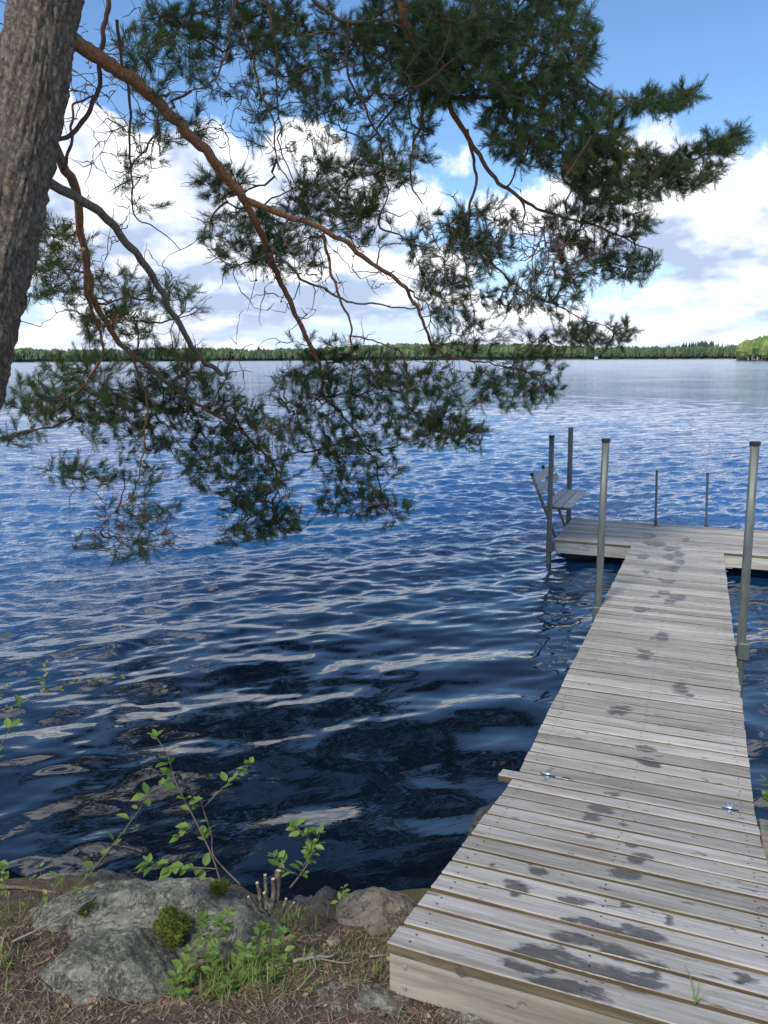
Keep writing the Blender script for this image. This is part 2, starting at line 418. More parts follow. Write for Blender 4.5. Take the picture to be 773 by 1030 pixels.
# wet footprints and puddles: centre (px) and radii (px, px), slant
for (u, v, ru, rv) in [(648,661,9,4),(684,693,12,7),(626,714,14,6),(650,753,13,5),(654,767,15,6),(603,813,17,6),(596,822,14,5),(617,799,9,3),(595,840,9,4),
        (640,863,13,8),(637,850,10,3),(631,878,22,6),(542,876,14,6),(521,892,18,9),(578,905,22,5),(595,929,30,7),(650,940,24,10),(674,927,9,5),(633,911,8,3),
        (585,946,45,8),(625,960,42,10),(660,972,24,7),(553,962,52,12),(600,976,45,9),(645,990,36,13),(530,975,34,7),(580,995,52,11),(555,990,40,9),(752,985,13,5),(497,872,5,3),(480,905,6,3),
        (570,783,7,2),(628,829,6,2),(576,862,6,2),(645,613,9,4),(666,640,10,6),(682,601,12,4),(648,655,9,3),(647,560,8,3),(672,585,10,3),(676,572,10,3),(684,565,8,3),
        (657,532,10,3),(668,530,12,2),(652,541,9,3),(662,548,12,3),(674,552,9,3),(684,558,7,3),(672,560,8,3),(668,596,9,3),(675,605,8,3),(690,545,5,2),(660,600,7,2),(650,575,6,2)]:
    fn = main_pt if v < .15*(u-521.7)+779 else ramp_pt
    c = fn(u, v); a = fn(u+ru, v+ru*.1); b = fn(u, v+rv)
    rx_, ry_ = max(.018, abs(a[0]-c[0])), max(.02, abs(b[1]-c[1]))
    wets.append((c[0], c[1], rx_*.72, ry_*.8))
    for q_ in range(3): wets.append((c[0]+random.uniform(-.9, .9)*rx_, c[1]+random.uniform(-.9, .9)*ry_, rx_*random.uniform(.2, .5), max(.012, ry_*random.uniform(.2, .5))))
wets = np.array(wets)
def wetness(x, y):
    d = ((x[:, None]-wets[:, 0])/wets[:, 2])**2+((y[:, None]-wets[:, 1])/wets[:, 3])**2
    return np.clip(1.0-.5*d, 0, 1).max(1)
def plank(mb, x0, x1, yf, pitch_w, zf, slope, th=.030, jit=1., extra=0):
    """board along x; yf = shore-side edge, zf(y) surface height; slope along y"""
    w_ = pitch_w; n = max(8, int((x1-x0)/.022)); r = random.random()
    yo = random.uniform(-.0012, .0012)*jit; zo = random.uniform(-.0022, .0022)*jit; rot = random.uniform(-.0016, .0016)*jit
    xs = np.linspace(x0+random.uniform(-.004, .004)*jit, x1+random.uniform(-.004, .004)*jit, n)
    b = .004
    prof = [(0, -th), (0, -b), (b*.5, -b*.3), (b*1.6, 0)]+[(b*1.6+(w_-3.2*b)*k/5., -.0012*math.sin(math.pi*k/5.)) for k in range(1, 5)]+[(w_-b*1.6, 0), (w_-b*.5, -b*.3), (w_, -b), (w_, -th)]
    K = len(prof); V = np.empty((n, K, 3))
    for j, (a, h) in enumerate(prof):
        wav = .0007*np.sin(xs*9+r*50+j*.4)
        V[:, j, 0] = xs; V[:, j, 1] = yf+a+yo+rot*(xs)+wav
        V[:, j, 2] = zf(yf+a)+h+zo+wav*.6
    F = []; mi_ = []
    side = MB
    for i in range(n-1):
        for j in range(K-1):
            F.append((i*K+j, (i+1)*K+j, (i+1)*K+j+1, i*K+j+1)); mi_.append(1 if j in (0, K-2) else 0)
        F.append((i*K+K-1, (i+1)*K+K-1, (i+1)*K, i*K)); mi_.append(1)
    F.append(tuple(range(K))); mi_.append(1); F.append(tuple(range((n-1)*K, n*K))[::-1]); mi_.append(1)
    Vf = V.reshape(-1, 3); base = len(mb.f)
    mb.add(Vf, F, 0, rnd=r, wet=wetness(Vf[:, 0], Vf[:, 1]))
    mb.m[base:] = mi_
    # screw heads, two over each joist
    for xx in (x0+.055, x1-.055)+(((x0+x1)/2,) if x1-x0 < 1.5 else (-.46, 0., .46)):
        for a in (.27, .73):
            cx, cy = xx+random.uniform(-.008, .008), yf+w_*a+random.uniform(-.006, .006)
            ang = np.arange(6)*math.pi/3; rr = .0042
            mb.add([(cx+rr*math.cos(t), cy+rr*math.sin(t), zf(cy+rr*math.sin(t))+zo+.0006) for t in ang], [tuple(range(6))], 2, rnd=0, wet=0)
zmain = lambda y: .595-.048*y
zramp = lambda y: .595-.2173*y
DECKM = [M_deck, M_side, M_screw]
YE = 6.285; ZP = .293
# far platform
pf = thing('dock_platform', (0, 7, ZP), 'wide grey T shaped swimming platform at the lake end of the dock', 'platform')
mb = MB(); nP = 12
for i in range(nP):
    y = YE+.004+i*PITCH
    plank(mb, -1.43, 1.95, y, PITCH-.014, lambda y: ZP, 0)
mb.build('decking', DECKM, pf)
mb = MB(); yb_ = YE+nP*PITCH
mb.box((-1.42, YE+.010, ZP-.17), (-.515, YE+.055, ZP-.033), rnd=.8); mb.build('front_beam', M_pale, pf)
mb = MB(); mb.box((.515, YE+.010, ZP-.17), (1.93, YE+.055, ZP-.033), rnd=.9); mb.build('front_beam', M_pale, pf)
mb = MB(); mb.box((-1.425, YE+.058, ZP-.17), (-1.38, yb_-.02, ZP-.033), rnd=.5); mb.build('side_beam', M_beam, pf)
mb = MB(); mb.box((1.90, YE+.058, ZP-.17), (1.945, yb_-.02, ZP-.033), rnd=.5); mb.build('side_beam', M_beam, pf)
mb = MB(); mb.box((-1.377, yb_-.065, ZP-.17), (1.897, yb_-.02, ZP-.033), rnd=.5); mb.build('back_beam', M_beam, pf)
for sx_ in (-1.0, 0., 1.0):
    mb = MB(); mb.box((sx_-.35, YE+.35, -.16), (sx_+.35, YE+1.15, ZP-.175), rnd=0., bev=.03); mb.build('float', M_black, pf)
# main gangway
gw = thing('gangway', (0, 3, .45), 'long narrow grey plank gangway running out over the water', 'dock')
mb = MB(); nM = int(round(YE/PITCH)); pm = (YE-.002)/nM
for i in range(nM): plank(mb, -HW, HW, i*pm+.004, pm-.017, zmain, 1)
mb.build('decking', DECKM, gw)
for s_ in (-1, 1):
    mb = MB(); x = s_*(HW-.045)
    mb.beam((x, .03, zmain(.03)-.032-.0725), (x, YE-.02, zmain(YE)-.032-.0725), .045, .145, rnd=.4); mb.build('edge_beam', M_beam, gw)
mb = MB(); mb.beam((0, .03, zmain(.03)-.105), (0, YE-.02, zmain(YE)-.105), .045, .145, rnd=.4); mb.build('centre_beam', M_beam, gw)
# ramp
rp = thing('shore_ramp', (0, -.85, .75), 'short sloping plank ramp with wet patches joining the shore to the gangway', 'ramp')
mb = MB(); nR = 14; pr_ = 1.70/nR
for i in range(nR):
    y = -(i+1)*pr_+.006
    plank(mb, -HW-(.075 if i == 0 else 0), HW+(.0 if i == 0 else 0), y, pr_-.021, zramp, 1, .032)
mb.build('decking', DECKM, rp)
mb = MB(); mb.beam((-HW+.0, -1.667, zramp(-1.667)-.0365-.062), (HW, -1.667, zramp(-1.667)-.0365-.062), .030, .124, up=(0, -.0, 1), rnd=.9)
mb.build('front_board', M_beam, rp)
for s_ in (-1, 1):
    mb = MB(); x = s_*(HW-.05)
    mb.beam((x, -1.645, zramp(-1.645)-.033-.06), (x, -.03, zramp(-.03)-.033-.06), .045, .12, rnd=.4); mb.build('edge_beam', M_beam, rp)
for x in (-HW+.045, HW-.05):
    for dz_ in (.035, .1):
        mb = MB()
        zc = zramp(-1.68)-.036-dz_; ang = np.arange(10)*math.pi/5
        ring = lambda r_, yy: [(x+r_*math.cos(a), yy, zc+r_*math.sin(a)) for a in ang]
        mb.add(ring(.008, -1.682)+ring(.006, -1.6855), [(i, (i+1) % 10, 10+(i+1) % 10, 10+i) for i in range(10)]+[tuple(range(10, 20))], rnd=.4)
        mb.build('bolt', M_screw2, rp)
# short block beside the ramp, right edge
mb = MB(); mb.box((HW+.012, -.34, .48), (HW+.05, -.03, .60), rnd=.6); mb.build('side_block', M_beam, rp)
# hinges
for (x, lb) in ((-HW+.135, 0), (HW-.10, 0)):
    e = link(bpy.data.objects.new('hinge', None)); e.parent = rp; hl = Vector((x, 0, .600)); e.location = hl-Vector(rp.location)
    for sgn, fn in ((1, zmain), (-1, zramp)):
        mb = MB(); L = .062
        pts = [(-.030, .010), (.030, .010), (.022, .024), (.012, .044), (.010, .058), (0, .064), (-.010, .058), (-.012, .044), (-.022, .024)]
        V = []
        for h in (.0015, .0045):
            for a, b in pts: yy = sgn*b; V.append((x+a, yy, fn(yy)+h))
        n = len(pts)
        mb.add(V, [tuple(range(n)), tuple(range(n, 2*n))]+[(i, (i+1) % n, n+(i+1) % n, n+i) for i in range(n)])
        for a, b in ((-.014, .022), (.014, .022), (0, .05)):
            yy = sgn*b; ang = np.arange(8)*math.pi/4
            mb.add([(x+a+.004*math.cos(q), yy+.004*math.sin(q), fn(yy)+.0062) for q in ang], [tuple(range(8))], 1)
        o = mb.build('hinge_leaf', [M_zinc, M_screw], e); o.location = -hl
    mb = MB(); mb.tube([(x-.033, 0, .606), (x+.033, 0, .606)], .0062, 10); o = mb.build('hinge_pin', M_zinc, e, True); o.location = -hl

# posts: aluminium tubes with black caps, clamped to the dock
def post(base, top, r, label, cap=True, clampz=None, side=0, owner=None):
    b = Vector(base); t = thing('mooring_post', base, label, 'post', 'aluminium posts along the dock')
    mb = MB(); tp = Vector(top); d = (tp-b)
    n = 4; sq = [b+d*k/n for k in range(n+1)]
    # tube with softly rounded square section and grooves
    K = 24; V = []
    for c in sq:
        for j in range(K):
            a = 2*math.pi*j/K; rr = r*(1+.10*math.cos(4*a+math.pi)) * (0.955 if j % 6 == 3 else 1)
            V.append((c[0]+rr*math.cos(a), c[1]+rr*math.sin(a), c[2]))
    F = [(i*K+j, i*K+(j+1) % K, (i+1)*K+(j+1) % K, (i+1)*K+j) for i in range(n) for j in range(K)]+[tuple(range(n*K, (n+1)*K))]
    mb.add(V, F); mb.build('tube', M_alu, t, True)
    if cap:
        mb = MB(); u = d.normalized(); mb.tube([tp-u*.016, tp-u*.012, tp+u*.010, tp+u*.014], [r*1.02, r*1.16, r*1.16, r*.98], 20); mb.build('cap', M_black, t)
    return t
lp = post((-.536, 3.28, -1.2), (-.540, 3.28, 1.845), .031, 'nearer left aluminium post with a black cap, clamped to the left edge of the gangway')
rpst = post((.575, 2.60, -1.2), (.535, 2.60, 1.925), .032, 'tall aluminium post with black cap at the right edge of the gangway')
fp = post((-1.478, 6.255, -1.2), (-1.500, 6.255, 1.575), .032, 'black capped aluminium post at the near left platform corner, in front of the bench')
bp = post((-1.47, 7.79, -1.2), (-1.51, 7.79, 1.56), .036, 'uncapped aluminium post behind the bench at the back left platform corner', cap=False)
def clamp(x, y, z, r, h, to, parent):
    mb = MB(); mb.box((x-r-.004, y-r-.004, z-h/2), (x+r+.004, y+r+.004, z+h/2), bev=.008)
    a, b = sorted((x, to)); mb.box((a+r*.5, y-.03, z-h/2+.02), (b, y+.03, z+h/2-.02), bev=.003); mb.build('clamp', M_alu, parent)
clamp(-.540, 3.28, zmain(3.28)-.075, .035, .13, -HW, gw); clamp(.573, 2.60, zmain(2.6)-.05, .036, .13, HW, gw)
clamp(-1.479, 6.255, ZP-.09, .037, .14, -1.42, pf); clamp(-1.478, 7.79, ZP-.09, .041, .14, -1.42, pf)

# swimming ladder at the back edge: two slim handrails with rungs below
ld = thing('swim_ladder', (0, YE+nP*PITCH+.04, ZP), 'slim dark swimming ladder whose two handrails rise at the back edge of the platform', 'ladder')
yl = YE+nP*PITCH+.035
for x0, x1 in ((-.318, -.345), (.322, .292)):
    mb = MB(); mb.tube([(x0, yl, -1.0), (x0, yl, .25), (x1, yl, 1.0)], .016, 12); h = mb.build('handrail', M_darkm, ld, True)
    mb = MB(); mb.tube([(x1, yl, 1.0), (x1, yl, 1.012)], .018, 12); mb.build('end_cap', M_black, h)
    mb = MB(); mb.box((x0-.022, yl-.035, ZP+.002), (x0+.022, yl-.018, ZP+.05)); mb.build('bracket', M_darkm, h)
for z in (.05, -.25, -.55, -.85):
    mb = MB(); mb.tube([(-.318, yl, z), (.322, yl, z)], .014, 10); mb.build('rung', M_darkm, ld, True)

# bench
bn = thing('bench', (-1.5, 7.1, ZP), 'grey slatted wooden bench with backrest at the left end of the platform', 'bench')
ups = []
for (y, yt) in ((6.50, 6.50), (7.24, 7.24)):
    b = Vector((-1.452, y, ZP-.02)); tp = Vector((-1.775, y, 1.065)); ups.append((b, tp))
    mb = MB(); mb.beam(b, tp, .035, .035, up=(1, 0, 0), bev=.002); s = mb.build('support', M_alu, bn)
    mb = MB(); u = (tp-b).normalized(); mb.beam(tp-u*.01, tp+u*.02, .044, .044, up=(1, 0, 0)); mb.build('end_cap', M_black, s)
    zs = .655; k = (zs-b.z)/(tp.z-b.z); xs_ = b.x+(tp.x-b.x)*k
    mb = MB(); mb.beam((xs_+.02, y, zs), (-1.27, y, zs-.005), .03, .03, bev=.002); mb.build('seat_arm', M_alu, bn)
    mb = MB(); mb.beam((-1.40, y+.02, zs-.01), (-1.43, y+.02, ZP+.01), .024, .024, up=(1, 0, 0), bev=.002)
def upx(z): b, tp = ups[0]; return b.x+(tp.x-b.x)*(z-b.z)/(tp.z-b.z)
for i in range(3):
    x0 = -1.602+i*.119; mb = MB(); mb.box((x0, 6.42, .674), (x0+.110, 7.76, .700), rnd=random.random()); mb.build('seat_slat', M_bench, bn)
for (z0, z1) in ((.835, .925), (.955, 1.05)):
    c0, c1 = Vector((upx(z0)+.032, 0, z0)), Vector((upx(z1)+.032, 0, z1)); mid = (c0+c1)/2
    mb = MB(); mb.beam((mid.x, 6.40, mid.z), (mid.x, 7.76, mid.z), (c1-c0).length, .024, up=tuple(Vector((0, -1, 0)).cross((c1-c0).normalized())), rnd=random.random()); mb.build('back_slat', M_bench, bn)

# ------------------------------------------------------------------ rocks
def blob(mb, c, r, rotz=0, seed=0, amp=.16, sub=5, squash=1., fine=.02, mi=0):
    bm = bmesh.new(); bmesh.ops.create_icosphere(bm, subdivisions=sub, radius=1)
    rx, ry, rz = r; ca, sa = math.cos(rotz), math.sin(rotz); V = []
    for v in bm.verts:
        n = v.co.normalized(); q = n*1.0
        k = 1+amp*2*mnoise.fractal(n*1.1+Vector((seed, 0, 0)), 1, 2, 4)
        # flattened facets
        for fdir, lim in (((.3, -.6, .74), .86), ((-.5, -.4, .77), .84), ((.7, .2, .68), .88)):
            dd = n.dot(Vector(fdir).normalized())*k
            if dd > lim: k *= (lim/dd)**.8
        x, y, z = q.x*k*rx, q.y*k*ry, q.z*k*rz
        p = Vector((x*ca-y*sa+c[0], x*sa+y*ca+c[1], z+c[2]))
        p += n*(fine*mnoise.fractal(p*13, .8, 2, 6)+fine*.35*mnoise.fractal(p*45, .8, 2, 3)); V.append(tuple(p))
    mb.add(V, [[l.vert.index for l in f.loops] for f in bm.faces], mi); bm.free()
def rock_at(px, py, z, wpx, hpx, name, label, material, depthr=None, rot=0, seed=0, amp=.16, sub=5, fine=.02, cat='rock'):
    c = hz(px, py, z); d = (c-CAM)@_F; rx = wpx/800*d/2; rz = hpx/800*d/2
    mb = MB(); blob(mb, (0, 0, 0), (rx, depthr or rx*.8, rz), YAW+rot, seed, amp, sub, fine=fine)
    o = mb.build(name, material, smooth=True); o.location = Vector(c); return tag(o, label, cat)
mb = MB(); cA = hz(163, 944, .65); cB = hz(107, 1020, .65)
c0 = Vector(cA)
blob(mb, (0, 0, -.02), (.42, .24, .175), YAW-.12, 3, .07, 6, fine=.010)
blob(mb, tuple(Vector(cB)-c0+Vector((0, 0, .005))), (.25, .28, .18), YAW+.1, 8, .06, 6, fine=.010)
blob(mb, tuple(Vector(hz(70, 935, .66))-c0), (.19, .12, .09), YAW+.15, 5, .10, 5, fine=.012)
bo = thing('boulder', c0, 'large grey lichened granite boulder at the water edge with a green moss cushion', 'boulder')
o = mb.build('rock', M_rock, bo, True); o.location = (0, 0, 0)
M_moss, t, p = mat('green_moss', .95)
nn = t.noise(t.pos(), 90, 4, .7); t.put(p.inputs['Base Color'], t.mix(t.maprange(nn, .35, .65), (.045, .065, .008), (.17, .19, .02))); t.put(p.inputs['Normal'], t.bump(nn, .012, 1.))
def moss(px, py, z, w_, h_, parent, base):
    c = Vector(hz(px, py, z)); d = (np.array(c)-CAM)@_F; mb = MB()
    rx = w_/800*d/2; blob(mb, (0, 0, 0), (rx, rx*.8, h_/800*d/2), YAW, px, .2, 4, fine=.012)
    V = np.concatenate(mb.v)
    for _ in range(2600):
        i = random.randrange(len(V)); q = V[i]; n = q/np.linalg.norm(q); tip = q+n*random.uniform(.006, .014)+RNG.normal(0, .003, 3); s_ = RNG.normal(0, .0011, 3)
        mb.add([q-s_, q+s_, tip], [(0, 1, 2)])
    o = mb.build('moss', M_moss, parent); o.location = c-base
moss(172, 934, .785, 30, 34, bo, c0); moss(219, 892, .80, 14, 7, bo, c0); moss(88, 916, .75, 16, 6, bo, c0)
rock_at(384, 936, .60, 100, 84, 'boulder', 'rounded brown granite boulder beside the near left corner of the ramp', M_rock2, .13, seed=21, fine=.007, amp=.05, cat='boulder')
rock_at(328, 925, .58, 78, 52, 'boulder', 'low dark rock in the gap between the grey boulder and the brown boulder', M_rock3, .10, seed=14, cat='boulder')
rock_at(268, 937, .70, 34, 22, 'stone', 'small rounded pale grey stone against the right end of the big boulder', M_rock, seed=31, sub=4, fine=.006, cat='stone')
rock_at(311, 965, .735, 18, 10, 'stone', 'small pinkish stone lying in the pine litter behind the green seedlings', M_rock2, seed=33, sub=4, fine=.003, cat='stone')
rock_at(335, 947, .71, 14, 9, 'stone', 'tiny pale stone in the brown moss near the brown boulder', M_rock2, seed=36, sub=4, fine=.003, cat='stone')
rock_at(345, 1030, .765, 190, 46, 'rock_slab', 'flat dark lichened rock slab in the ground at the foot of the ramp', M_rock, .14, seed=42, amp=.1, sub=6, fine=.012, cat='rock')
rock_at(478, 1045, .765, 120, 34, 'rock_slab', 'low pale rock under the front board of the ramp', M_rock, .10, seed=45, amp=.1, sub=5, fine=.012, cat='rock')
rock_at(505, 845, .25, 70, 76, 'boulder', 'dark wet boulder standing in the water behind the left edge of the ramp', M_rock3, .13, seed=52, fine=.014, cat='boulder')
rock_at(52, 892, .60, 44, 20, 'stone', 'pale weathered stone half hidden by twigs at the far left of the bank', M_rock2, seed=57, sub=4, fine=.006, cat='stone')
rock_at(105, 912, .55, 110, 40, 'boulder', 'dark low rock behind the big grey boulder, at the waterline', M_rock3, .14, seed=61, cat='boulder')

# ------------------------------------------------------------------ leafy plants
def leaf(mb, p, d, up, L, W, r, fold=.25, curl=.2):
    d = d/np.linalg.norm(d); s = np.cross(d, up); s /= np.linalg.norm(s)+1e-9; n = np.cross(s, d)
    prof = [(0, 0), (.18, .62), (.42, 1.), (.70, .72), (.90, .30), (1., 0)]
    C = [p+d*L*t_-n*L*curl*t_*t_ for t_, _ in prof]
    V = list(C)
    for sg in (-1, 1):
        for (t_, w_), c in zip(prof[1:5], C[1:5]): V.append(c+s*sg*W*.5*w_+n*W*fold*.5*w_)
    F = []
    for b in (6, 10):
        F += [(0, 1, b)]+[(i, i+1, b+i, b+i-1) for i in (1, 2, 3)]+[(4, 5, b+3)]
    mb.add(V, F, rnd=r)
def smooth_path(pts, n=24, jit=0.):
    pts = np.asarray(pts, float); t = np.r_[0, np.cumsum(np.linalg.norm(np.diff(pts, axis=0), axis=1))]; u = np.linspace(0, t[-1], n)
    # Catmull-Rom
    out = []
    for x in u:
        i = min(max(np.searchsorted(t, x)-1, 0), len(pts)-2); h = (x-t[i])/(t[i+1]-t[i]+1e-9)
        p0 = pts[max(i-1, 0)]; p1 = pts[i]; p2 = pts[i+1]; p3 = pts[min(i+2, len(pts)-1)]
        out.append(.5*((2*p1)+(-p0+p2)*h+(2*p0-5*p1+4*p2-p3)*h*h+(-p0+3*p1-3*p2+p3)*h**3))
    out = np.array(out)
    if jit: out[1:-1] += RNG.normal(0, jit, (n-2, 3))
    return out
def px_path(pts, depth): return [at(u, v, depth if np.isscalar(depth) else depth[i]) for i, (u, v) in enumerate(pts)]
def shrub(name, label, base_z, stems, leafL, material=None, catg='seedling', group=None):
    """stems: (pixel path, depth, radius, leaf start fraction, leaf step m)"""
    base = at(*stems[0][0][0], stems[0][1] if np.isscalar(stems[0][1]) else stems[0][1][0])
    t = thing(name, base, label, catg, group)
    lf = MB()
    for path, depth, rad, f0, step in stems:
        P = smooth_path(px_path(path, depth), 26); sb = MB(); sb.tube(P, np.linspace(rad, rad*.45, len(P)), 6); sb.build('stem', M_stem, t, True)
        L = np.r_[0, np.cumsum(np.linalg.norm(np.diff(P, axis=0), axis=1))]
        if step is None: continue
        s_ = L[-1]*f0; k = random.randrange(6)
        while s_ <= L[-1]+1e-6:
            i = min(np.searchsorted(L, s_), len(P)-1); p = P[i]; tg = P[i]-P[max(i-1, 0)] if i else P[1]-P[0]; tg = tg/np.linalg.norm(tg)
            for q in range(random.choice((1, 2, 2))):
                a = k*2.4+q*2.6+random.uniform(-.4, .4); k += 1
                d = np.array([math.cos(a), math.sin(a), random.uniform(-.1, .5)])+tg*.5
                pet = p+d/np.linalg.norm(d)*random.uniform(.004, .010)
                lL = leafL*random.uniform(.55, 1.15)
                leaf(lf, pet, d+np.array([0, 0, random.uniform(-.5, .2)]), np.array([random.uniform(-.4, .4), random.uniform(-.4, .4), 1.]), lL, lL*.62, random.random(), random.uniform(.05, .4), random.uniform(-.1, .35))
            s_ += step*random.uniform(.6, 1.3)
        for q in range(3):
            a = random.uniform(0, 6.28); d = np.array([math.cos(a), math.sin(a), .8]); leaf(lf, P[-1], d, np.array([.1, .2, 1.]), leafL*.7, leafL*.42, random.random())
    if lf.nv: lf.build('foliage', material or M_leaf, t)
    return t
d0 = 2.42
shrub('leafy_sapling', 'tallest leafy sapling leaning left behind the middle of the big boulder', 0,
      [([(222, 888), (214, 862), (196, 824), (177, 787), (169, 760), (157, 741)], d0, .0028, .25, .034),
       ([(218, 874), (190, 872), (170, 872), (150, 868)], d0-.02, .0018, .15, .018), ([(196, 826), (182, 842)], d0-.02, .0012, .3, .018)], .044)
shrub('leafy_sapling', 'bare reddish stem with one side twig carrying leaves, behind the big boulder', 0,
      [([(242, 890), (216, 862), (213, 840), (206, 818), (200, 800)], d0+.03, .003, .2, None),
       ([(205, 812), (225, 792), (253, 768)], d0+.03, .0018, .35, .030)], .036)
shrub('leafy_sapling', 'long arching sapling rising from the twigs left of the big boulder', 0,
      [([(58, 905), (80, 890), (112, 852), (140, 815), (150, 798), (164, 790)], d0+.05, .0025, .25, .034)], .040)
shrub('leafy_sapling', 'small bright sapling beside the cut stump right of the boulder', 0,
      [([(292, 893), (310, 868), (314, 848), (298, 832)], d0-.02, .0025, .2, .016), ([(300, 880), (284, 872), (276, 862)], d0-.02, .0015, .2, .020), ([(305, 872), (318, 850), (322, 838)], d0, .0013, .3, .018)], .036)
shrub('leafy_sapling', 'tiny three leaved sapling in front of the dark rock', 0,
      [([(338, 924), (342, 908), (346, 893)], d0-.1, .0015, .3, .014)], .024)
shrub('leafy_sapling', 'leafy stem at the left frame edge below the overhanging birch twig', 0,
      [([(-14, 775), (2, 748), (14, 724), (22, 708)], 2.2, .002, .1, .022), ([(-10, 860), (4, 872)], 2.3, .002, .1, .02)], .030)
shrub('birch_twig', 'yellow green leafy birch twig reaching in from the left over the dark water', 0,
      [([(-60, 740), (-20, 722), (18, 708), (48, 694), (92, 684), (122, 681)], 2.9, .002, .3, .020), ([(40, 696), (44, 680), (46, 668)], 2.9, .0012, .2, .014), ([(-20, 722), (0, 700), (6, 690)], 2.9, .0012, .2, .014), ([(-40, 660), (-10, 652), (4, 640)], 2.9, .0012, .4, .014)], .020, M_birch, 'birch twig')
shrub('leafy_sapling', 'leaves at the right frame edge beside the gangway hinge', 0,
      [([(800, 840), (786, 818), (774, 803)], 3.0, .002, .2, .020), ([(796, 824), (780, 798), (771, 786)], 3.0, .002, .2, .02)], .045)
gl = [(178, 1010, .50), (186, 985, .45), (205, 962, .6), (222, 968, .8), (214, 990, .5), (240, 985, .5), (262, 975, .7), (285, 975, .6), (248, 1005, .4), (228, 1015, .4), (275, 1000, .4), (192, 1025, .4)]
for i, (u, v, h) in enumerate(gl):
    c = hz(u, v+8, .735); dd = (c-CAM)@_F; hh = h*60
    lab = ['broad leaved seedling at the foot of the big boulder, lowest left', 'broad leaved seedling against the right side of the boulder', 'bright green seedling just below the moss cushion', 'tall leafy seedling right of the moss cushion', 'low seedling crowded under the tall seedling near the moss', 'upright seedling in the middle of the green patch', 'seedling at the back of the green patch, before the small grey stone', 'rightmost seedling of the green patch beside the driftwood stick', 'bushy seedling at the front centre of the green patch', 'short seedling at the front of the patch nearest the boulder', 'seedling at the front right of the green patch in tall grass', 'lowest seedling at the bottom edge below the boulder'][i]
    shrub('seedling', lab, 0,
          [([(u, v+14), (u+random.uniform(-3, 3), v-hh*.4), (u+random.uniform(-9, 9), v-hh)], dd, .0014, .25, .010)], .034, M_leaf, 'seedling', None)

shrub('leafless_shrub', 'low tangle of brown twigs with a few leaves on the bank at the far left', 0,
      [([(20, 925), (30, 905), (32, 884)], 2.42, .0022, .3, .03), ([(28, 925), (48, 902), (62, 886)], 2.42, .0022, .4, .022), ([(10, 925), (8, 900), (2, 880)], 2.42, .002, .4, .03),
       ([(40, 922), (44, 900), (40, 872)], 2.44, .0018, .9, .05), ([(50, 924), (70, 908), (84, 896)], 2.42, .0016, .9, .05), ([(60, 922), (54, 900), (58, 880)], 2.40, .0015, .9, .05)], .026, M_birch, 'shrub')
# stump of cut stems and loose twigs on the bank
st = thing('cut_stump', at(275, 905, 2.40), 'cluster of cut brown stems with pale cut ends beside the boulder', 'stump')
for (u0, v0, u1, v1, r_) in [(262, 912, 259, 888, .005), (268, 914, 267, 880, .005), (276, 914, 280, 876, .009), (273, 914, 275, 884, .006), (272, 918, 266, 898, .005), (282, 918, 288, 904, .004), (286, 920, 296, 908, .004), (258, 916, 250, 902, .004)]:
    dd = 2.38+random.uniform(-.03, .03); P = smooth_path([at(u0, v0, dd), at((u0+u1)/2+1, (v0+v1)/2, dd), at(u1, v1, dd)], 6, .001)
    mb = MB(); mb.tube(P, [r_*1.1]*6, 9, 0, False); s_ = mb.build('cut_stem', M_bark, st, True)
    mb = MB(); e = P[-1]; T = (P[-1]-P[-2]); T /= np.linalg.norm(T); mb.tube([e-T*.0005, e+T*.0015], [r_*1.02, r_*.9], 9); mb.build('cut_end', M_cut, s_)
def stick(path, z, r_, label, m=None, lift=.0, name='stick'):
    P = [Vector(hz(u, v, z)) for u, v in path]; P = [(p.x, p.y, (p.z if lift > .025 else max(gz(p.x, p.y), z-.08)+r_+lift)+random.uniform(0, .008)) for p in P]
    mb = MB(); mb.tube(smooth_path(P, 16, .001), np.linspace(r_, r_*.5, 16), 6); o = mb.build(name, m or M_dead, smooth=True); tag(o, label, 'stick')
stick([(12, 950), (40, 936), (66, 922), (90, 908), (104, 894)], .76, .0035, 'curved pale dead twig running along the upper left of the boulder', lift=.03)
stick([(0, 893), (30, 896), (60, 900)], .66, .007, 'thick brown dead branch lying on the bank at the far left', M_grey, .03)
stick([(296, 984), (318, 975), (334, 972), (340, 962)], .745, .0055, 'forked pale driftwood stick lying in the litter right of the seedlings', lift=.006)
stick([(318, 975), (345, 978), (362, 970)], .745, .003, 'thin pale twig crossing the litter near the brown boulder', lift=.004)
stick([(374, 968), (386, 964), (398, 958)], .74, .0025, 'short white twig beside the ramp corner', lift=.004)
stick([(300, 1022), (318, 998), (316, 985), (330, 966)], .76, .002, 'thin bent white stem standing above the rock slab', lift=.02)
stick([(52, 1030), (46, 1000), (30, 985)], .76, .003, 'short brown twig in the litter left of the boulder', M_grey, .005)

# ground cover: dry needles, moss tufts, grass
lt = MB()
def scatter(n, u0, u1, v0, v1):
    for _ in range(n):
        c = hz(random.uniform(u0, u1), random.uniform(v0, v1), .73); yield c[0], c[1]
for x, y in list(scatter(5200, -60, 470, 915, 1100))+[(random.uniform(.5, 1.6), random.uniform(-1.8, .2)) for _ in range(700)]:
    z = gz(x, y)
    if z < .40: continue
    a = random.uniform(0, math.pi); L = random.uniform(.018, .055); p = np.array([x, y, z+random.uniform(.001, .010)]); d = np.array([math.cos(a), math.sin(a), random.gauss(0, .22)]); s_ = np.array([-d[1], d[0], 0])*random.uniform(.0006, .0013)
    m_ = p+np.array([0, 0, random.uniform(0, .006)]); r_ = random.random()
    lt.add([p-d*L/2-s_*.4, p-d*L/2+s_*.4, m_+s_, m_-s_, p+d*L/2], [(0, 1, 2, 3), (3, 2, 4)], rnd=r_)
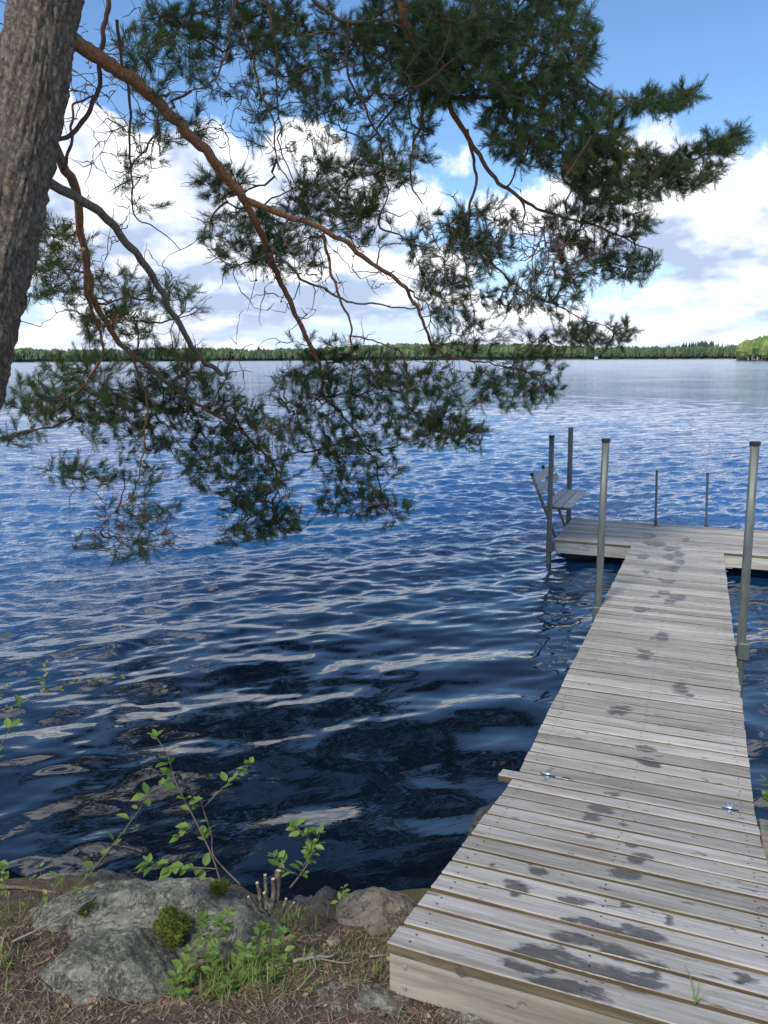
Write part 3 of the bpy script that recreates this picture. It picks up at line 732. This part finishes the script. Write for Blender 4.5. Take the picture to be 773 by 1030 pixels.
for x, y in scatter(420, -40, 450, 925, 1080):   # flakes of bark and old leaves
    z = gz(x, y)+.004; a = random.uniform(0, 6.28); L = random.uniform(.008, .022); d = np.array([math.cos(a), math.sin(a), random.gauss(0, .3)])
    leaf(lt, np.array([x, y, z]), d, np.array([random.gauss(0, .4), random.gauss(0, .4), 1.]), L, L*.6, random.random()**.7, .3, .3)
tag(lt.build('pine_litter', M_litter), 'dry brown pine needles, bark flakes and old leaves covering the bank', 'litter', kind='stuff')
gr = MB()
def blade(p, L, lean, r_, w_=.0018):
    a = random.uniform(0, 6.28); dirr = np.array([math.cos(a), math.sin(a), 0])*lean; s_ = np.array([-math.sin(a), math.cos(a), 0])*w_
    c = [np.array(p)+dirr*L*(t*t)+np.array([0, 0, L*t*(1-.35*lean*t)]) for t in (0, .35, .7, 1)]
    gr.add([c[0]-s_, c[0]+s_, c[1]+s_, c[1]-s_, c[2]+s_*.7, c[2]-s_*.7, c[3]], [(0, 1, 2, 3), (3, 2, 4, 5), (5, 4, 6)], rnd=r_)
for (u, v, su, sv, n, L) in [(240, 1000, 32, 18, 330, .055), (290, 915, 16, 10, 120, .04), (8, 985, 16, 22, 60, .045), (5, 925, 16, 12, 50, .04), (300, 990, 40, 18, 120, .035), (350, 955, 30, 14, 160, .018), (30, 960, 28, 12, 90, .018), (385, 940, 8, 8, 60, .02), (380, 1000, 20, 15, 60, .03), (210, 930, 60, 10, 0, .03), (330, 1000, 30, 10, 60, .03)]:
    for _ in range(n):
        c = hz(random.gauss(u, su), random.gauss(v, sv), .73); z = gz(c[0], c[1])
        if z > .5: blade((c[0], c[1], z-.003), L*random.uniform(.5, 1.4), random.uniform(.2, .9), random.random(), random.uniform(.0008, .002))
tag(gr.build('short_grass', M_grass), 'short green grass and moss shoots among the pine litter', 'grass', kind='stuff')
# the two blades growing through the ramp
gr2 = thing('grass_tuft', ramp_pt(700, 1008), 'small green grass tuft growing up through a gap in the ramp boards', 'grass tuft'); gr = MB()
b = ramp_pt(700, 1010)
for (u, v) in ((687, 982), (735, 1010), (704, 994), (722, 1012)):
    e = ramp_pt(u, v)+np.array([0, 0, .035]); c1 = (b+e)/2+np.array([0, 0, .022]); P = smooth_path([b, c1, e], 8); s_ = np.array([.0016, .0012, 0])
    V = []; 
    for i, q in enumerate(P): w_ = 1-.9*(i/7.)**2; V += [q-s_*w_, q+s_*w_+np.array([0, 0, .0008])]
    gr.add(V, [(2*i, 2*i+1, 2*i+3, 2*i+2) for i in range(7)], rnd=random.uniform(.3, .8))
gr.build('blade', M_grass, gr2)

# ------------------------------------------------------------------ the pine
PD = 1.55
def pat(u, v, d): return at(u, v, d*PD)
pine = thing('pine_tree', pat(-118, 800, 2.84), 'leaning pine at the left edge whose needled boughs hang over the lake', 'pine tree')
nodes = []; parent_dir = []
def seed_nodes(P):
    for i in range(len(P)): nodes.append(P[i]); d = P[min(i+1, len(P)-1)]-P[max(i-1, 0)]; parent_dir.append(d/(np.linalg.norm(d)+1e-9))
TR = [Vector(pat(-150, 1000, 2.80)), Vector(pat(-112, 780, 2.82)), Vector(pat(-72, 580, 2.84)), Vector(pat(-36, 400, 2.86)), Vector(pat(10, 200, 2.88)), Vector(pat(46, 0, 2.92)), Vector(pat(66, -160, 3.0)), Vector(pat(84, -420, 3.2)), Vector(pat(95, -800, 3.6)), Vector(pat(98, -1300, 4.0))]
P = smooth_path([tuple(v) for v in TR], 420); nT = len(P)
rad = np.interp(np.arange(nT), [0, 18, 105, 190, 260, nT-1], [.165, .135, .121, .120, .118, .03])*PD
tb = MB(); K = 170; T = np.gradient(P, axis=0); T /= np.linalg.norm(T, axis=1)[:, None]
V = []; A = np.array([1., 0, 0])
for i in range(nT):
    A = A-T[i]*(A@T[i]); A /= np.linalg.norm(A); B = np.cross(T[i], A)
    for j in range(K):
        a = 2*math.pi*j/K; n = math.cos(a)*A+math.sin(a)*B; q = P[i]+n*rad[i]
        c3 = Vector((math.cos(a)*3.4, math.sin(a)*3.4, i*.235))
        f = mnoise.fractal(c3*1.0, .9, 2, 4); w3 = c3*1.5+mnoise.noise_vector(c3*1.6)*.55
        vd = mnoise.voronoi(w3)[0]; pl = min((vd[1]-vd[0])*3.0, 1.)
        st_ = mnoise.noise(w3*.9+Vector((9, 0, 0)))*.5+.5
        V.append(q+n*(.014*f+(.010+.012*st_)*pl*pl-.008+.005*mnoise.fractal(c3*6, .8, 2, 3)))
tb.add(V, [(i*K+j, i*K+(j+1) % K, (i+1)*K+(j+1) % K, (i+1)*K+j) for i in range(nT-1) for j in range(K)])
tb.build('trunk', M_bark, pine, True); seed_nodes(P[210:])
def limb(path, depths, r0, r1, m=None, n=60, jit=.003, name='limb', seed=True):
    pts = [pat(u, v, d) for (u, v), d in zip(path, depths)]; Q = smooth_path(pts, n)
    # crooked growth
    for k in range(3):
        f = np.array([mnoise.noise_vector(Vector(q)*(2.0+4.5*k)) for q in Q]); wv = np.minimum(np.linspace(0, 6, n), 1)[:, None]; Q = Q+f*(.030/(1+.35*k))*wv
    rr = .88*PD*np.linspace(r0, r1, n)*(1+.10*np.array([mnoise.noise(Vector(q)*22) for q in Q]))
    mb = MB(); mb.tube(Q, rr, 12); mb.build(name, m or M_limb, pine, True)
    if seed: seed_nodes(Q)
def lin(a, b, n): return list(np.linspace(a, b, n))
B1 = [(70, 38), (105, 60), (140, 84), (175, 118), (215, 160), (245, 200)]
limb(B1, lin(2.95, 3.9, 6), .034, .024)
limb([(245, 200), (262, 232), (275, 265), (290, 300), (310, 340), (322, 368), (326, 395), (346, 420), (372, 455)], lin(3.9, 5.3, 9), .022, .006)
limb([(245, 200), (290, 218), (340, 240), (375, 262), (405, 285), (416, 305), (430, 335), (450, 355), (485, 365), (525, 372)], lin(3.9, 5.2, 10), .019, .004)
limb([(270, 245), (305, 278), (330, 292), (352, 304), (400, 308), (420, 309)], lin(4.0, 4.7, 6), .009, .004, M_grey)
limb([(325, 236), (336, 285), (352, 325), (354, 360), (352, 395)], lin(4.3, 4.9, 5), .010, .004)
limb([(352, 338), (375, 343), (400, 350), (440, 356)], lin(4.7, 5.0, 4), .006, .002)
limb([(44, 180), (85, 203), (115, 228), (140, 258), (160, 292), (180, 325), (200, 356), (224, 380)], lin(2.95, 4.0, 8), .021, .013, M_grey)
limb([(40, 120), (64, 165), (74, 200), (84, 250), (95, 300), (120, 342), (150, 372), (190, 400), (230, 425), (262, 450), (282, 478)], lin(3.05, 5.2, 11), .024, .006)
limb([(84, 250), (90, 290), (96, 318), (106, 350), (90, 380), (70, 400)], lin(3.5, 4.4, 6), .012, .004)
limb([(130, 352), (140, 380), (146, 420), (140, 470), (130, 500), (110, 520), (96, 545)], lin(4.1, 5.0, 7), .007, .002)
limb([(60, 140), (72, 136), (90, 115), (100, 70), (106, 20), (108, -40)], lin(3.1, 3.4, 6), .010, .012, M_twig)
limb([(118, 20), (125, 70), (132, 130), (134, 180), (133, 215), (160, 232), (184, 252)], lin(3.2, 3.6, 7), .008, .002, M_twig)
limb([(64, 170), (72, 150), (76, 110), (100, 95)], lin(3.1, 3.3, 4), .008, .004, M_twig)
limb([(225, -60), (235, 10), (225, 60), (205, 85), (170, 92)], lin(4.0, 3.7, 5), .012, .003)
limb([(235, -10), (250, 45), (262, 90), (275, 120), (280, 160), (300, 200)], lin(4.0, 4.3, 6), .009, .003)
limb([(255, -20), (275, 28), (280, 100), (283, 150), (300, 190)], lin(4.1, 4.4, 5), .008, .003)
limb([(250, -40), (290, 30), (340, 36), (390, 60), (430, 120)], lin(4.1, 4.6, 5), .008, .003)
limb([(310, -8), (325, 8), (350, 22), (385, 22), (412, 32), (445, 50)], lin(4.0, 4.4, 6), .013, .008, M_grey)
limb([(350, 22), (352, 75), (372, 110), (386, 150), (388, 200), (376, 235)], lin(4.1, 4.6, 6), .008, .003, M_twig)
# great bough on the right, coming down from above the picture
limb([(86, -480), (180, -420), (290, -280), (365, -140), (395, -40), (412, 30), (420, 60)], lin(3.25, 4.5, 7), .050, .024, n=80)
limb([(412, 30), (422, 75), (426, 115), (416, 150), (412, 178), (424, 205)], lin(4.5, 4.7, 6), .017, .004)
limb([(412, 30), (440, 80), (462, 118), (478, 150), (490, 172), (515, 196), (560, 216), (600, 228), (650, 250)], lin(4.5, 4.9, 9), .022, .004)
limb([(450, 98), (500, 100), (560, 118), (620, 150), (680, 165), (742, 134)], lin(4.6, 4.6, 6), .014, .003)
limb([(430, 60), (500, 40), (560, 60), (620, 98), (690, 92)], lin(4.5, 4.4, 5), .012, .003)
limb([(470, 130), (478, 175), (474, 215), (480, 250), (515, 285), (560, 310), (625, 335)], lin(4.7, 5.0, 7), .011, .003)
limb([(474, 215), (468, 260), (474, 300), (480, 340)], lin(4.8, 5.0, 4), .007, .002)
limb([(290, -280), (300, -150), (270, -60), (240, -10)], lin(4.0, 4.1, 4), .022, .012)

# foliage regions: px centre, radii, depth, depth spread, shoots
REG = [(520, 40, 82, 55, 4.5, .35, 330), (555, 125, 72, 45, 4.6, .35, 280), (620, 175, 55, 32, 4.7, .25, 170), (690, 172, 32, 18, 4.6, .12, 60), (722, 148, 20, 11, 4.6, .08, 26), (742, 136, 8, 6, 4.6, .05, 8),
       (660, 103, 30, 10, 4.4, .1, 34), (692, 94, 10, 7, 4.4, .05, 10), (600, 225, 58, 24, 4.9, .2, 110), (630, 268, 32, 13, 4.9, .15, 45), (580, 262, 40, 22, 4.9, .2, 60),
       (455, 250, 45, 40, 4.8, .3, 90), (490, 235, 40, 30, 4.8, .3, 70), (455, 300, 36, 26, 4.9, .2, 60), (540, 300, 48, 24, 5.0, .25, 70), (600, 335, 42, 12, 5.0, .15, 46), (560, 345, 40, 12, 5.1, .15, 36), (480, 345, 50, 20, 5.0, .2, 50),
       (400, 140, 40, 50, 4.6, .4, 70), (410, 40, 55, 45, 4.6, .4, 190), (450, 60, 50, 50, 4.6, .4, 180), (340, 70, 50, 55, 4.6, .4, 110), (345, 190, 45, 32, 4.6, .3, 95), (300, 40, 50, 40, 4.6, .5, 80), (240, 25, 60, 32, 4.3, .5, 110), (250, 70, 60, 30, 4.3, .4, 35), (165, 55, 45, 45, 3.9, .4, 80), (300, 130, 50, 40, 4.5, .4, 45),
       (225, 185, 24, 18, 4.3, .2, 36), (245, 240, 46, 30, 4.4, .3, 90), (290, 260, 36, 16, 4.4, .2, 36), (170, 130, 45, 22, 4.0, .3, 22), (150, 185, 30, 36, 4.0, .3, 14), (320, 210, 36, 30, 4.5, .3, 50), (370, 225, 22, 24, 4.6, .2, 30),
       (55, 250, 32, 32, 3.8, .3, 40), (40, 285, 20, 16, 3.9, .2, 20), (110, 300, 46, 30, 4.2, .3, 50), (120, 330, 42, 16, 4.3, .25, 34), (180, 300, 22, 20, 4.3, .2, 16),
       (85, 372, 44, 16, 4.6, .3, 50), (90, 405, 68, 22, 4.7, .3, 150), (35, 400, 25, 22, 4.6, .2, 40), (20, 440, 24, 10, 4.7, .15, 22), (120, 425, 44, 20, 4.8, .2, 60), (170, 368, 40, 22, 4.7, .3, 70), (190, 395, 55, 24, 4.9, .3, 120),
       (65, 475, 20, 10, 4.8, .15, 20), (90, 480, 30, 12, 4.8, .15, 20), (215, 430, 70, 28, 5.0, .3, 190), (240, 475, 58, 26, 5.1, .3, 150), (262, 515, 42, 24, 5.2, .2, 90), (282, 530, 28, 12, 5.2, .15, 36), (245, 540, 24, 12, 5.2, .1, 20), (150, 465, 40, 24, 4.9, .2, 34),
       (140, 520, 42, 22, 5.0, .2, 36), (145, 552, 30, 10, 5.0, .12, 22), (85, 545, 20, 8, 5.0, .1, 8),
       (315, 395, 46, 24, 5.0, .3, 80), (350, 372, 60, 20, 5.0, .3, 100), (325, 435, 52, 24, 5.1, .3, 110), (360, 465, 46, 26, 5.2, .25, 90), (355, 505, 38, 14, 5.2, .15, 60), (390, 515, 22, 12, 5.2, .1, 26), (400, 405, 55, 24, 5.1, .3, 110),
       (430, 432, 50, 16, 5.1, .2, 110), (470, 440, 24, 12, 5.1, .12, 34), (455, 388, 50, 20, 5.1, .2, 64), (510, 395, 42, 16, 5.2, .2, 54), (530, 375, 36, 16, 5.2, .2, 46), (545, 395, 20, 14, 5.2, .1, 18), (330, 350, 40, 14, 5.0, .2, 26)]
targets = []
for (u, v, ru, rv, d, ds, n) in REG:
    for _ in range(int(n*(2.0 if v < 215 and u > 380 else 1.35 if v < 345 else .95))):
        a = random.uniform(0, 6.28); q = math.sqrt(random.random()); 
        p = pat(u+ru*q*math.cos(a), v+rv*q*math.sin(a), d+random.gauss(0, ds*.7)); targets.append(p)
# the crown above the picture, seen only in the water
UP = []
for _ in range(2600):
    a = random.random(); p = np.array(pat(90+random.gauss(180, 200), -330+random.gauss(0, 190)-200*a, 3.9+random.gauss(0, .9)))
    e = (p-CAM); dep = e@_F; v = 515-800*(e@_U2)/dep
    uu = 386+800*(e@_R2)/dep
    if v < -30 and dep > 2 and uu < 560: UP.append(p)
targets = np.array(targets); RNG.shuffle(targets); UP = np.array(UP)
tw = MB(); nd = MB(); KD = [None, 0]
def rebuild():
    kd = KDTree(len(nodes))
    for i, p in enumerate(nodes): kd.insert(Vector(p), i)
    kd.balance(); KD[0] = kd; KD[1] = len(nodes)
def connect(p, r0, r1, nseg, wob, sides=5):
    best = None; bd = 1e9
    for co, i, d in KD[0].find_n(Vector(p), 6):
        dirc = (p-nodes[i])/(d+1e-6); c = d*(1.25-.35*float(dirc@parent_dir[i]))
        if c < bd: bd = c; best = i
    for i in range(KD[1], len(nodes)):
        v = p-nodes[i]; d = math.sqrt(v@v); c = d*(1.25-.35*float(v@parent_dir[i])/(d+1e-6))
        if c < bd: bd = c; best = i
    a = nodes[best]; v = p-a; L = math.sqrt(v@v)
    if L < .015: return parent_dir[best]
    c1 = a+parent_dir[best]*L*.33+np.array([0, 0, -.05*L]); c2 = p-v*.25+RNG.normal(0, .10*L, 3)
    t = np.linspace(0, 1, nseg)[:, None]; Q = (1-t)**3*a+3*(1-t)**2*t*c1+3*(1-t)*t*t*c2+t**3*p
    if nseg > 4: Q[1:-1] += RNG.normal(0, wob*L, (nseg-2, 3))
    tw.tube(Q, np.linspace(r0, r1, nseg), sides, 0, False)
    for i in range(1, nseg): nodes.append(Q[i]); d = Q[i]-Q[i-1]; parent_dir.append(d/(np.linalg.norm(d)+1e-9))
    d = Q[-1]-Q[-2]; return d/(np.linalg.norm(d)+1e-9)
def tuft(p, d, L, n, nl, w_, dead=0):
    d = d/np.linalg.norm(d); ref = np.array([0, 0, 1.]) if abs(d[2]) < .9 else np.array([1., 0, 0]); A = np.cross(d, ref); A /= np.linalg.norm(A); B = np.cross(d, A)
    tt = RNG.random(n); an = RNG.random(n)*6.283; sp_ = R(24)+RNG.random(n)*R(38); sp_ = sp_*(1.15-.5*tt)
    rad_ = np.cos(an)[:, None]*A+np.sin(an)[:, None]*B
    dr = np.cos(sp_)[:, None]*d+np.sin(sp_)[:, None]*rad_; dr[:, 2] += .10
    base = p+d*(tt*L)[:, None]; ln = nl*(.7+.5*RNG.random(n)); s_ = np.cross(dr, RNG.normal(0, 1, (n, 3))); s_ /= np.linalg.norm(s_, axis=1)[:, None]+1e-9; s_ *= w_
    mid = base+dr*ln[:, None]*.55; tip = base+dr*ln[:, None]+RNG.normal(0, .003, (n, 3))
    V = np.stack([base-s_*.7, base+s_*.7, mid+s_, mid-s_, tip], 1).reshape(-1, 3)
    F = []
    for k in range(n): F += [(5*k, 5*k+1, 5*k+2, 5*k+3), (5*k+3, 5*k+2, 5*k+4)]
    nd.add(V, F, rnd=np.clip(np.repeat(RNG.random(n)*.35, 5)+random.random()*.65, 0, 1), dead=dead)
rebuild()
order = targets
n1 = 300; n2 = 1200
for k, p in enumerate(order[:n1]):
    connect(p, .0105, .0045, 10, .022, 6)
    if k % 20 == 0: rebuild()
rebuild()
for k, p in enumerate(order[n1:n1+n2]):
    d = connect(p, .0052, .0026, 7, .025, 4)
    if k % 60 == 0: rebuild()
rebuild()
cen = CAM
for k, p in enumerate(order):
    if k >= n1+n2:
        d = connect(p, .0024, .0017, 4, .02, 3)
        if k % 250 == 0: rebuild()
    else: d = RNG.normal(0, 1, 3)
    d = d*.8+RNG.normal(0, .30, 3)+np.array([.14, .05, .10])
    d /= np.linalg.norm(d); dead = 1. if random.random() < .015 else 0.
    L = random.uniform(.08, .16)
    tw.tube([p, p+d*L], [.0020, .0014], 3, 0, False)
    tuft(p, d, L, random.randint(48, 70), random.uniform(.045, .064), .00095, dead)
    for q_ in range(random.choice((2, 2, 3, 3))):
        d2 = d+RNG.normal(0, .36, 3); d2 /= np.linalg.norm(d2); q = p-d*random.uniform(0, .04); L2 = L*random.uniform(.6, 1.); tw.tube([q, q+d2*L2], [.0017, .0012], 3, 0, False)
        tuft(q, d2, L2, random.randint(34, 50), random.uniform(.040, .060), .00095, dead)
rebuild()
for k in range(1500):
    (u0, v0, su, sv) = random.choice([(110, 110, 60, 90), (240, 110, 80, 80), (330, 170, 70, 80), (110, 300, 60, 60), (300, 260, 80, 50), (470, 250, 50, 50), (240, 400, 120, 60), (130, 530, 40, 30), (430, 370, 70, 30), (560, 250, 50, 40)])
    p = pat(random.gauss(u0, su*.6), random.gauss(v0, sv*.6), 4.3+random.gauss(0, .3)+(.6 if v0 > 300 else 0))
    connect(p, .0052, .0016, 7, .04, 4)
    if k % 200 == 0: rebuild()
rebuild()
for k, p in enumerate(UP):
    d = connect(p, .005, .002, 5, .02, 4)
    if k % 120 == 0: rebuild()
    for _ in range(2):
        d = RNG.normal(0, .6, 3)+np.array([.1, .1, .3]); tuft(p+RNG.normal(0, .06, 3), d, .16, 26, .08, .0034)
tw.build('twigs', M_twig, pine); nd.build('needles', M_needle, pine)

# ------------------------------------------------------------------ far shores
def far_xy(u, dist): d = ray(u, 360); d = d/np.linalg.norm(d[:2]); return CAM[0]+d[0]*dist, CAM[1]+d[1]*dist
def forest_mat(name, lo, hi):
    m, t, p = mat(name, .9); r = t.attr('rnd')
    n = t.noise(t.pos(), .016, 4, .6)
    t.put(p.inputs['Base Color'], t.mix(1., t.mix(r, lo, hi), t.mix(t.maprange(n, .35, .65), (.62, .68, .72), (1.2, 1.15, 1.0)), 'MULTIPLY')); return m
M_f1 = forest_mat('far_mixed_wood', (.055, .085, .05), (.145, .20, .085)); M_f2 = forest_mat('far_conifer_wood', (.035, .06, .045), (.08, .12, .07)); M_f3 = forest_mat('near_birch_wood', (.10, .16, .045), (.27, .34, .10))
M_land, _t, _p = mat('far_shore_earth', .9, **{'Base Color': (.07, .075, .045)}); M_trunkf, _t, _p = mat('birch_bark', .8, **{'Base Color': (.55, .54, .50)})
def far_tree(mb, x, y, z, h, w_, conif, r_):
    if conif: prof = [(0.08, .35), (.2, 1.), (.45, .72), (.7, .42), (.9, .14), (1., .0)]
    else: prof = [(.10, .3), (.25, .85), (.5, 1.), (.75, .8), (.92, .45), (1., .05)]
    K = 6; V = []; ph = random.uniform(0, 6)
    for t, q in prof:
        for j in range(K): rr = w_*q*random.uniform(.65, 1.25); a = j*math.pi/3+ph+t; V.append((x+rr*math.cos(a), y+rr*math.sin(a), z+h*(t+random.uniform(-.03, .03))))
    mb.add(V, [(i*K+j, i*K+(j+1) % K, (i+1)*K+(j+1) % K, (i+1)*K+j) for i in range(len(prof)-1) for j in range(K)]+[tuple(range(K))], rnd=r_)
def shoreline(name, u0, u1, dist, hfun, material, label, n, rows=5, conif=.5, rowgap=14, catg='forest'):
    mb = MB()
    for _ in range(n):
        k = random.random(); u = u0+(u1-u0)*k; dd = dist(u)+random.random()**1.3*rows*rowgap; x, y = far_xy(u, dd)
        hp = hfun(u)*random.uniform(.72, 1.02)*(1+.10*mnoise.noise(Vector((u*.11, dist(u)*.01, 2)))); h = hp*dd/800*.98; c = random.random() < conif
        far_tree(mb, x, y, .5+ (dd-dist(u))*.02, h, h*(.17 if c else .26), c, random.random()*(.5 if c else 1.))
    tag(mb.build(name, material), label, catg, kind='stuff')
def land(name, u0, u1, dist, depth_):
    mb = MB(); n = 60; V = []
    for i in range(n+1):
        u = u0+(u1-u0)*i/n; dd = dist(u)*(1+.006*math.sin(i*1.3)+.004*math.sin(i*3.1))
        for e, z in ((0, -.5), (3, .9), (depth_, 3.0), (depth_, -2)): x, y = far_xy(u, dd+e); V.append((x, y, z))
    mb.add(V, [(4*i+j, 4*i+j+1, 4*i+j+5, 4*i+j+4) for i in range(n) for j in range(3)]); tag(mb.build(name, M_land), kind='structure')
dA = lambda u: 1150-.25*max(u-300, 0); dB = lambda u: 950.; dC = lambda u: 1500.; dD = lambda u: 560-.9*(u-735)
land('far_shore', -500, 1300, lambda u: 1500., 400); shoreline('conifer_ridge', -400, 1200, lambda u: 1560., lambda u: 11+4.5*math.exp(-((u-705)/26)**2)+1.5*math.sin(u*.05)*0+.8*mnoise.noise(Vector((u*.02, 0, 0))), M_f2, 'dark conifer ridge at the farthest shore', 2600, 6, .9, 20)
land('left_far_shore', -450, 620, dA, 220); shoreline('mixed_wood', -420, 590, dA, lambda u: 10.8+4.5*max(0, min(1, (u-300)/90.))*max(0, min(1, (610-u)/90.))+2.6*mnoise.noise(Vector((u*.021, 3, 0)))+.8*mnoise.noise(Vector((u*.09, 1, 0))), M_f1, 'long strip of green woods on the far shore beyond the pine', 6500, 7, .45, 12)
land('right_far_shore', 590, 790, lambda u: 1050., 160); shoreline('mixed_wood', 592, 780, lambda u: 1052., lambda u: 10.6+2.2*mnoise.noise(Vector((u*.03, 7, 0))), M_f1, 'low strip of woods on the far shore above the platform', 1100, 6, .5, 12)
land('headland', 741, 1100, dD, 150); shoreline('birch_wood', 743, 1060, dD, lambda u: 13+9*min(1, max(0, (u-741)/26.)), M_f3, 'light green birch wood on the headland at the right edge', 900, 6, .15, 9)
mb = MB()
for _ in range(16):
    u = random.uniform(745, 800); x, y = far_xy(u, dD(u)+random.uniform(-1, 1)); h = random.uniform(3, 7); mb.tube([(x, y, .3), (x+random.uniform(-.3, .3), y, h)], [.22, .14], 5)
tag(mb.build('birch_trunks', M_trunkf), 'pale birch trunks along the waterline of the headland', 'trunks', kind='stuff')
# cabin on the far shore
x, y = far_xy(600, 1040); cb_ = thing('cabin', (x, y, 0), 'tiny white cabin by the water on the far shore', 'cabin')
M_white, _t, _p = mat('white_paint', .6, **{'Base Color': (.8, .8, .78)}); M_roof, _t, _p = mat('grey_roof', .7, **{'Base Color': (.15, .14, .14)})
mb = MB(); mb.box((x-2.0, y-2.0, .6), (x+2.0, y+2.0, 2.6)); mb.build('wall', M_white, cb_)
mb = MB(); mb.add([(x-2.3, y-2.3, 2.6), (x+2.3, y-2.3, 2.6), (x+2.3, y+2.3, 2.6), (x-2.3, y+2.3, 2.6), (x-2.3, y, 4.0), (x+2.3, y, 4.0)], [(0, 1, 5, 4), (3, 4, 5, 2), (0, 4, 3), (1, 2, 5), (0, 3, 2, 1)]); mb.build('roof', M_roof, cb_)
